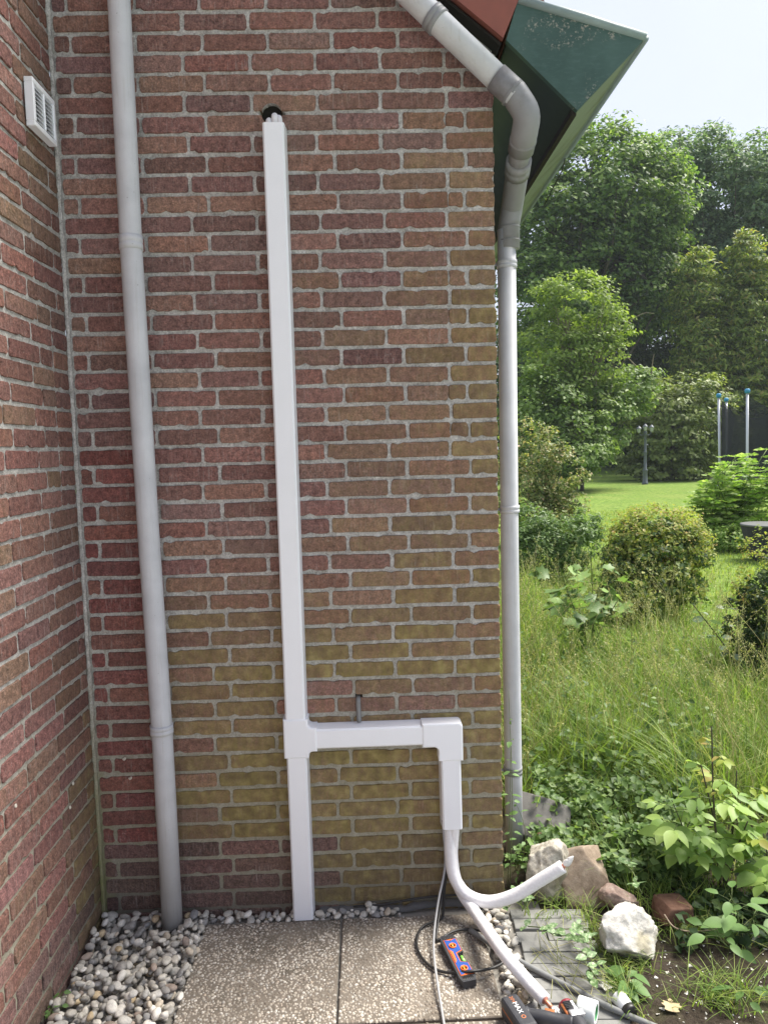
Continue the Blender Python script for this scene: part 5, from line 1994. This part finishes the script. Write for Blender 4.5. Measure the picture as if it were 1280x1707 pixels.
# short lawn, nearer part as real blades
pts = []
while len(pts) < 26000:
    y = 2.0 + 14 * g.random() ** 1.2
    x = 2.0 + g.random() * (y * .95 + 2)
    pts.append((x, y, GZ))
P = np.array(pts)
V, F = blades(P, g.uniform(.03, .085, len(P)) * (1 + .02 * P[:, 1]), g.uniform(.2, .9, len(P)), g.uniform(.006, .012, len(P)) * (1 + P[:, 1] * .10), g, 2)
tag(obj('lawn_grass', V, F, GM2), 'short sunlit lawn grass between the bushes', 'grass', kind='stuff')

# low leafy growth at the foot of the grass: clover and ivy like
def carpet(name, label, cat, n, region, hgt, size, mat, seed, aspect=.8, up=1.3):
    g = np.random.default_rng(seed)
    L = []
    while len(L) < n:
        px, py = g.uniform(region[0], region[1]), g.uniform(region[2], region[3])
        q = at_z(px, py, GZ)
        if noise.noise(Vector((q[0] * 4, q[1] * 4, seed))) + g.uniform(-.45, .45) < -.12:
            continue
        L.append((q[0], q[1], GZ + .01 + hgt * g.random() ** .8 * (.6 + .4 * noise.noise(Vector((q[0] * 6, q[1] * 6, 1))))))
    L = np.array(L)
    N = g.normal(size=L.shape) * .55 + np.array([0, -.25, up])
    V, F = leaf_mesh_data(L, N, size * g.uniform(.6, 1.35, len(L)), g, aspect)
    return tag(obj(name, V, F, mat), label, cat, kind='stuff')


carpet('ground_cover', 'dark green leafy ground cover behind the rocks', 'ground cover', 6000, (885, 1160, 1330, 1500), .27, .034, G12, 71)
carpet('meadow_weeds', 'broad-leaved weeds mixed into the long grass', 'weeds', 2600, (868, 1190, 1100, 1340), .40, .045, G12, 73, .6, .9)
carpet('ivy_carpet', 'low ivy and weeds under the right-hand saplings', 'ground cover', 1000, (1130, 1330, 1430, 1600), .13, .034, G10, 72)

# ------------------------------------------------------------------ saplings with large single leaves
def big_leaf(seed, kind):
    r_ = random.Random(seed)
    if kind == 'lobed':
        pol = [(0, 0), (.16, -.10), (.34, -.06), (.30, .10), (.50, .22), (.36, .34), (.40, .56), (.20, .55), (.10, .80), (0, 1.0)]
    elif kind == 'round':
        pol = [(0, 0), (.22, .05), (.38, .25), (.42, .5), (.33, .78), (.15, .95), (0, 1.0)]
    else:
        pol = [(0, 0), (.13, .08), (.25, .25), (.29, .45), (.24, .68), (.12, .88), (0, 1.05)]
    V, F = [], []
    n = len(pol)
    b1, b2 = r_.uniform(.05, .22), r_.uniform(.1, .35)
    for s in (0, 1, -1):
        for (w, t) in pol:
            jj = r_.uniform(.93, 1.07)
            x = s * w * jj
            z = .18 * abs(x) + -b2 * t * t + b1 * t + .03 * math.sin(9 * t) * abs(x) * 2
            V.append((x, t, z))
    for i in range(n - 1):
        for s in (1, 2):
            a, b = i, i + 1
            c, d = s * n + i + 1, s * n + i
            q = [a, b, c, d] if s == 2 else [a, d, c, b]
            F.append(q)
    me = bpy.data.meshes.new('leaf')
    me.from_pydata(V, [], F)
    bm = bmesh.new()
    bm.from_mesh(me)
    bmesh.ops.remove_doubles(bm, verts=bm.verts, dist=1e-5)
    bmesh.ops.dissolve_degenerate(bm, edges=bm.edges, dist=1e-5)
    bm.to_mesh(me)
    bm.free()
    me.polygons.foreach_set('use_smooth', np.ones(len(me.polygons), dtype=bool))
    return me


def leaf_set(kind, mat, n=6, s0=0):
    out = []
    for s in range(n):
        me = big_leaf(s + s0, kind)
        me.materials.append(mat)
        out.append(me)
    return out


LM1 = leaf_material('sapling_leaf', [(0, (0.14, 0.24, 0.06)), (.5, (0.22, 0.34, 0.09)), (1, (0.32, 0.43, 0.13))], .4, .45, 1.35, True, .25)
LM2 = leaf_material('sapling_young_leaf', [(0, (0.24, 0.33, 0.05)), (.7, (0.32, 0.38, 0.07)), (1, (0.33, 0.25, 0.09))], .45, .45, 1.3, True, .2)
LM3 = leaf_material('sycamore_leaf', [(0, (0.08, 0.145, 0.05)), (.5, (0.14, 0.23, 0.07)), (1, (0.24, 0.36, 0.11))], .4, .45, 1.3, True, .25)
LM4 = leaf_material('grey_green_leaf', [(0, (0.09, 0.14, 0.085)), (1, (0.17, 0.24, 0.14))], .35, .4, 1.3, True, .1)
LM5 = leaf_material('herb_leaf', [(0, (0.09, 0.17, 0.05)), (1, (0.16, 0.27, 0.09))], .35, .5, 1.3, True, .3)


def variegated():
    m, nt = nodes('silver_marked_leaf')
    tc = nd(nt, 'TexCoord').outputs['Object']
    n = noise_(nt, tc, 3.2, 3)
    c = ramp(nt, n, [(0.40, (0.07, 0.13, 0.045)), (0.52, (0.13, 0.21, 0.08)), (0.60, (0.30, 0.36, 0.22))])
    finish(nt, c, .5, n, .0005, .3)
    return m


LM6 = variegated()
S_OV, S_YG, S_SY, S_RD, S_HB, S_VR = leaf_set('oval', LM1), leaf_set('oval', LM2, 5, 20), leaf_set('lobed', LM3, 6, 40), leaf_set('round', LM4, 4, 60), leaf_set('oval', LM5, 5, 80), leaf_set('oval', LM6, 5, 90)


def put_leaf(root, meshes, p, d, size, roll=0.0, droop=0.0):
    d = Vector(d).normalized()
    d.z -= droop
    d.normalize()
    up = Vector((random.gauss(0, .42), random.gauss(0, .42) - .15, 1))
    x = d.cross(up)
    if x.length < 1e-3:
        x = Vector((1, 0, 0))
    x.normalize()
    z = x.cross(d)
    M3 = Matrix((x, d, z)).transposed()
    o = bpy.data.objects.new('leaf', random.choice(meshes))
    o.matrix_local = Matrix.Translation(Vector(p) - root.location) @ M3.to_4x4() @ Matrix.Diagonal((size, size, size, 1))
    return link(o, root)


def sapling(name, label, base, tips, nodes_, ls, sets, leaflets_n, stem_r, mat=MAT_STEM, t0=.35, seed=0, young=None, cat='sapling', pet=0.05):
    random.seed(seed)
    root = thing(name, label, cat, tuple(base))
    for ti, tip in enumerate(tips):
        b = np.array(base) + np.array([random.uniform(-.02, .02), random.uniform(-.02, .02), 0])
        st = spline([b, (b * .5 + np.array(tip) * .5) + np.array([random.gauss(0, .015), random.gauss(0, .015), .02]), tip], 10)
        tobj('stem', st, np.linspace(stem_r, stem_r * .45, len(st)), mat, root, 7)
        for k in range(nodes_):
            t = t0 + (1 - t0) * (k + .3) / nodes_
            q = st[min(len(st) - 1, int(t * (len(st) - 1)))]
            a0 = random.uniform(0, 6.28)
            for e in (0, math.pi):
                a = a0 + e + random.gauss(0, .25)
                d = np.array([math.cos(a), math.sin(a), .25])
                use = young if (young and t > .86) else sets
                sz = ls * random.uniform(.6, 1.2) * (.72 if t > .86 else 1)
                if leaflets_n == 1:
                    p1 = q + d * pet * random.uniform(.7, 1.2)
                    tobj('petiole', [q, (q + p1) / 2 + np.array([0, 0, .004]), p1], stem_r * .3, MAT_GSTEM, root, 4)
                    put_leaf(root, use, p1, d, sz, droop=random.uniform(.1, .6))
                else:
                    ln = ls * random.uniform(1.0, 1.4)
                    e1 = q + d * ln + np.array([0, 0, -.2 * ln])
                    tobj('petiole', [q, q + d * ln * .5, e1], stem_r * .3, MAT_GSTEM, root, 4)
                    sd = np.array([-math.sin(a), math.cos(a), 0])
                    put_leaf(root, use, e1, d, sz * 1.05, droop=.35)
                    for m_ in range((leaflets_n - 1) // 2):
                        pm = q + (e1 - q) * (.55 + .36 * m_)
                        for s_ in (-1, 1):
                            put_leaf(root, use, pm, sd * s_ + d * .55, sz * random.uniform(.8, 1), droop=.35)
    return root


sb = at_z(1203, 1490, GZ)
sapling('ash_sapling', 'tallest light green sapling with dark stems at the right foreground', sb,
        [at_y(1186, 1212, -0.02), at_y(1168, 1275, 0.02), at_y(1228, 1285, 0.05), at_y(1246, 1370, -0.03)], 4, .074, S_OV, 5, .0052, t0=.36, seed=4, young=S_YG)
sapling('ash_sapling', 'light green sapling with drooping leaves left of the tall dark-stemmed one', at_z(1150, 1478, GZ),
        [at_y(1120, 1335, 0.0), at_y(1150, 1370, -0.03)], 4, .072, S_OV, 5, .0034, t0=.5, seed=5)
sapling('ash_sapling', 'leafy sapling half cut off by the right picture edge', at_z(1290, 1520, GZ),
        [at_y(1272, 1390, -.05), at_y(1300, 1400, -.1)], 4, .085, S_OV, 5, .0038, t0=.45, seed=8)
sapling('broad_leaf_plant', 'broad-leaved young plant low at the right above the bare soil', at_z(1235, 1590, GZ),
        [at_y(1215, 1490, -.30), at_y(1262, 1520, -.34), at_y(1195, 1550, -.33)], 4, .076, S_HB, 1, .003, MAT_GSTEM, t0=.35, seed=9, cat='plant')
sapling('broad_leaf_plant', 'small broad-leaved seedling in the lower right corner', at_z(1240, 1690, GZ),
        [at_y(1256, 1640, -.50), at_y(1242, 1650, -.5)], 2, .058, S_HB, 1, .0022, MAT_GSTEM, t0=.5, seed=12, cat='plant')
sapling('herb', 'small bright green herb between white rock and fallen cup', at_z(1052, 1668, GZ),
        [at_y(1052, 1612, -.44), at_y(1040, 1640, -.45)], 3, .062, S_HB, 1, .0022, MAT_GSTEM, t0=.3, seed=14, cat='plant', pet=.012)
sapling('sycamore_seedling', 'sycamore seedling with large lobed leaves in front of the clipped bush', at_z(985, 1085, GZ),
        [at_y(985, 925, 2.9), at_y(930, 940, 2.75), at_y(945, 985, 2.6), at_y(1030, 1000, 2.7), at_y(1005, 955, 2.8), at_y(965, 1015, 2.6)], 3, .20, S_SY, 1, .006, MAT_GSTEM, t0=.5, seed=15, pet=.12)
sapling('shoot', 'arching shoot with rounded grey-green leaves beside the dark bush', at_z(1250, 1150, GZ),
        [at_y(1155, 1008, 1.9)], 7, .072, S_RD, 1, .006, MAT_STEM, t0=.30, seed=17, cat='shoot', pet=.02)
sapling('shoot', 'upright thin shoot with few small leaves between the two bushes', at_z(1222, 1110, GZ),
        [at_y(1210, 985, 2.5)], 5, .05, S_RD, 1, .004, MAT_STEM, t0=.35, seed=19, cat='shoot', pet=.02)
sapling('parsley_weed', 'fresh green weed growing at the foot of the upright pipe', at_z(868, 1455, GZ),
        [at_y(880, 1405, .12), at_y(862, 1420, .1), at_y(876, 1440, .06), at_y(890, 1425, .1)], 3, .042, S_SY, 1, .002, MAT_GSTEM, t0=.4, seed=21, cat='weed', pet=.02)
sapling('creeping_weed', 'thin weed with narrow leaves climbing the gap beside the wall corner', (1.525, 0.10, GZ),
        [(1.53, .05, .36), (1.525, .04, .75), (1.535, .06, .55)], 6, .032, S_HB, 1, .0016, MAT_GSTEM, t0=.12, seed=22, cat='weed', pet=.008)


for lab, px, py, sd in (('tiny green weed at the foot of the left wall, nearer the corner', 82, 1535, 51), ('tiny green weed at the foot of the left wall, nearer the viewer', 74, 1568, 52)):
    q = at_x(px, py, 0.014)
    sapling('wall_weed', lab, (0.014, q[1], -0.05), [(0.022, q[1] + .01, -.005), (0.03, q[1] - .015, -.015)], 2, .020, S_HB, 1, .0012, MAT_GSTEM, t0=.3, seed=sd, cat='weed', pet=.008)


def trailing(label, pts, n, ls, seed):
    random.seed(seed)
    P = [at_z(x, y, z) for x, y, z in pts]
    root = thing('archangel_plant', label, 'trailing plant', tuple(P[0]), 'silver-marked trailing plants')
    sp = spline(P, 8)
    tobj('stem', sp, .002, MAT_GSTEM, root, 5)
    for k in range(n):
        q = sp[int((k + .5) / n * (len(sp) - 1))] + np.array([random.gauss(0, .014), random.gauss(0, .018), abs(random.gauss(0, .008))])
        a = random.uniform(0, 6.28)
        for e in (0, math.pi):
            put_leaf(root, S_VR, q + np.array([0, 0, .006]), (math.cos(a + e), math.sin(a + e), .35), ls * random.uniform(.7, 1.15), droop=.2)


trailing('silver-marked trailing plant creeping along the right edge of the pavers', [(955, 1545, -.01), (985, 1570, .01), (975, 1600, .02), (990, 1625, .0), (1000, 1640, -.03)], 12, .036, 31)
trailing('silver-marked trailing plant growing over the back of the pavers', [(880, 1545, -.02), (905, 1548, .01), (925, 1560, .0), (950, 1560, .01), (975, 1560, .0)], 9, .034, 33)
trailing('silver-marked trailing plant under the curved insulated pipe', [(845, 1515, -.02), (860, 1500, .0), (880, 1495, .02), (870, 1520, -.02)], 6, .034, 35)
trailing('silver-marked shoot in the dark ground cover behind the brown block', [(1040, 1440, .08), (1055, 1455, .12), (1062, 1475, .12), (1070, 1490, .08)], 4, .04, 37)

# long dry grass straws lying over the pavers
g = np.random.default_rng(80)
SV, SF, nv = [], [], 0
for k in range(46):
    x0, y0 = g.uniform(880, 1020), g.uniform(1535, 1640)
    a = g.normal(.9, .5)
    ln = g.uniform(40, 130)
    p = [at_z(x0 + math.cos(a) * ln * t, y0 + math.sin(a) * ln * t * .7, -.045 + .045 * math.sin(math.pi * t) * g.random()) for t in (0, .5, 1)]
    v, f = tube(spline(p, 4), .0011, 4, False)
    SV.append(v)
    SF.append(np.array(f) + nv)
    nv += len(v)
tag(obj('dry_straws', np.concatenate(SV), np.concatenate(SF), GM3), 'dry grass straws scattered over the grey pavers', 'straw', kind='stuff')
# grass tufts along paver edge and on the soil
pts = []
while len(pts) < 800:
    px, py = g.uniform(870, 1290), g.uniform(1500, 1700)
    q = at_z(px, py, -.055)
    on_pav = q[0] < 1.745
    if on_pav and (q[1] < -.13 or g.random() < .4):
        continue
    if not on_pav and noise.noise(Vector((q[0] * 7, q[1] * 7, 2))) + g.uniform(-.3, .3) < .25 and q[0] > 1.80:
        continue
    pts.append((q[0], q[1], -.06))
P = np.array(pts)
V, F = blades(P, g.uniform(.03, .13, len(P)), g.uniform(.5, 1.5, len(P)), g.uniform(.0025, .005, len(P)), g, 4)
tag(obj('weedy_grass', V, F, GM1), 'thin weedy grass along the pavers and over the soil', 'grass', kind='stuff')

# chips, litter and a fallen leaf on the soil
V, F, nv = [], [], 0
for k in range(170):
    px, py = g.uniform(1030, 1290), g.uniform(1560, 1715)
    q = at_z(px, py, -.05)
    if q[0] < 1.80:
        continue
    q[2] = soil_z(q[0], q[1]) + .003
    s = g.choice([.002, .003, .003, .004, .006, .009]) * g.uniform(.8, 1.3)
    d = unit(g.normal(size=(6, 3))) * s * np.array([1, 1, .5])
    V += [q + w for w in d]
    F += [[nv + a for a in f] for f in ((0, 1, 2), (0, 2, 3), (0, 3, 4), (0, 4, 1), (5, 1, 2), (5, 2, 3), (5, 3, 4), (5, 4, 1))]
    nv += 6
tag(obj('plaster_chips', V, F, plain('plaster_chip', (.62, .60, .55), .8, .2, 200)), 'white plaster chips strewn on the bare soil', 'chips', kind='stuff')
random.seed(90)
dl = thing('fallen_leaf', 'dry tan lobed leaf lying on the dark soil', 'leaf', tuple(at_z(1128, 1672, -.045)))
LDRY = leaf_set('lobed', plain('dry_leaf', (.42, .33, .19), .7, .2, 60), 2, 120)
put_leaf(dl, LDRY, at_z(1120, 1685, -.043), (.3, 1, .05), .06)
tw = [at_z(1107, 1525, .01), at_z(1122, 1545, -.012), at_z(1145, 1553, -.005), at_z(1175, 1552, .0), at_z(1195, 1548, .012), at_z(1202, 1535, .03)]
o = tobj('fallen_twig', spline(tw, 6), np.linspace(.0028, .0016, 31), plain('dry_twig', (.38, .30, .22), .8, .2), None, 7)
tag(o, 'curved pale twig lying in front of the old brick', 'twig')

# ------------------------------------------------------------------ hazy summer air
hz, nt = nodes('summer_haze')
pv = nd(nt, 'VolumePrincipled')
pv.inputs['Color'].default_value = (0.86, 0.93, 1.0, 1)
pv.inputs['Density'].default_value = 0.0006
pv.inputs['Anisotropy'].default_value = 0.0
ho = nd(nt, 'OutputMaterial')
nt.links.new(pv.outputs[0], ho.inputs['Volume'])
tag(from_bm('haze', box(-300, 320, -140, 420, -1.1, 24.0), hz), kind='stuff')
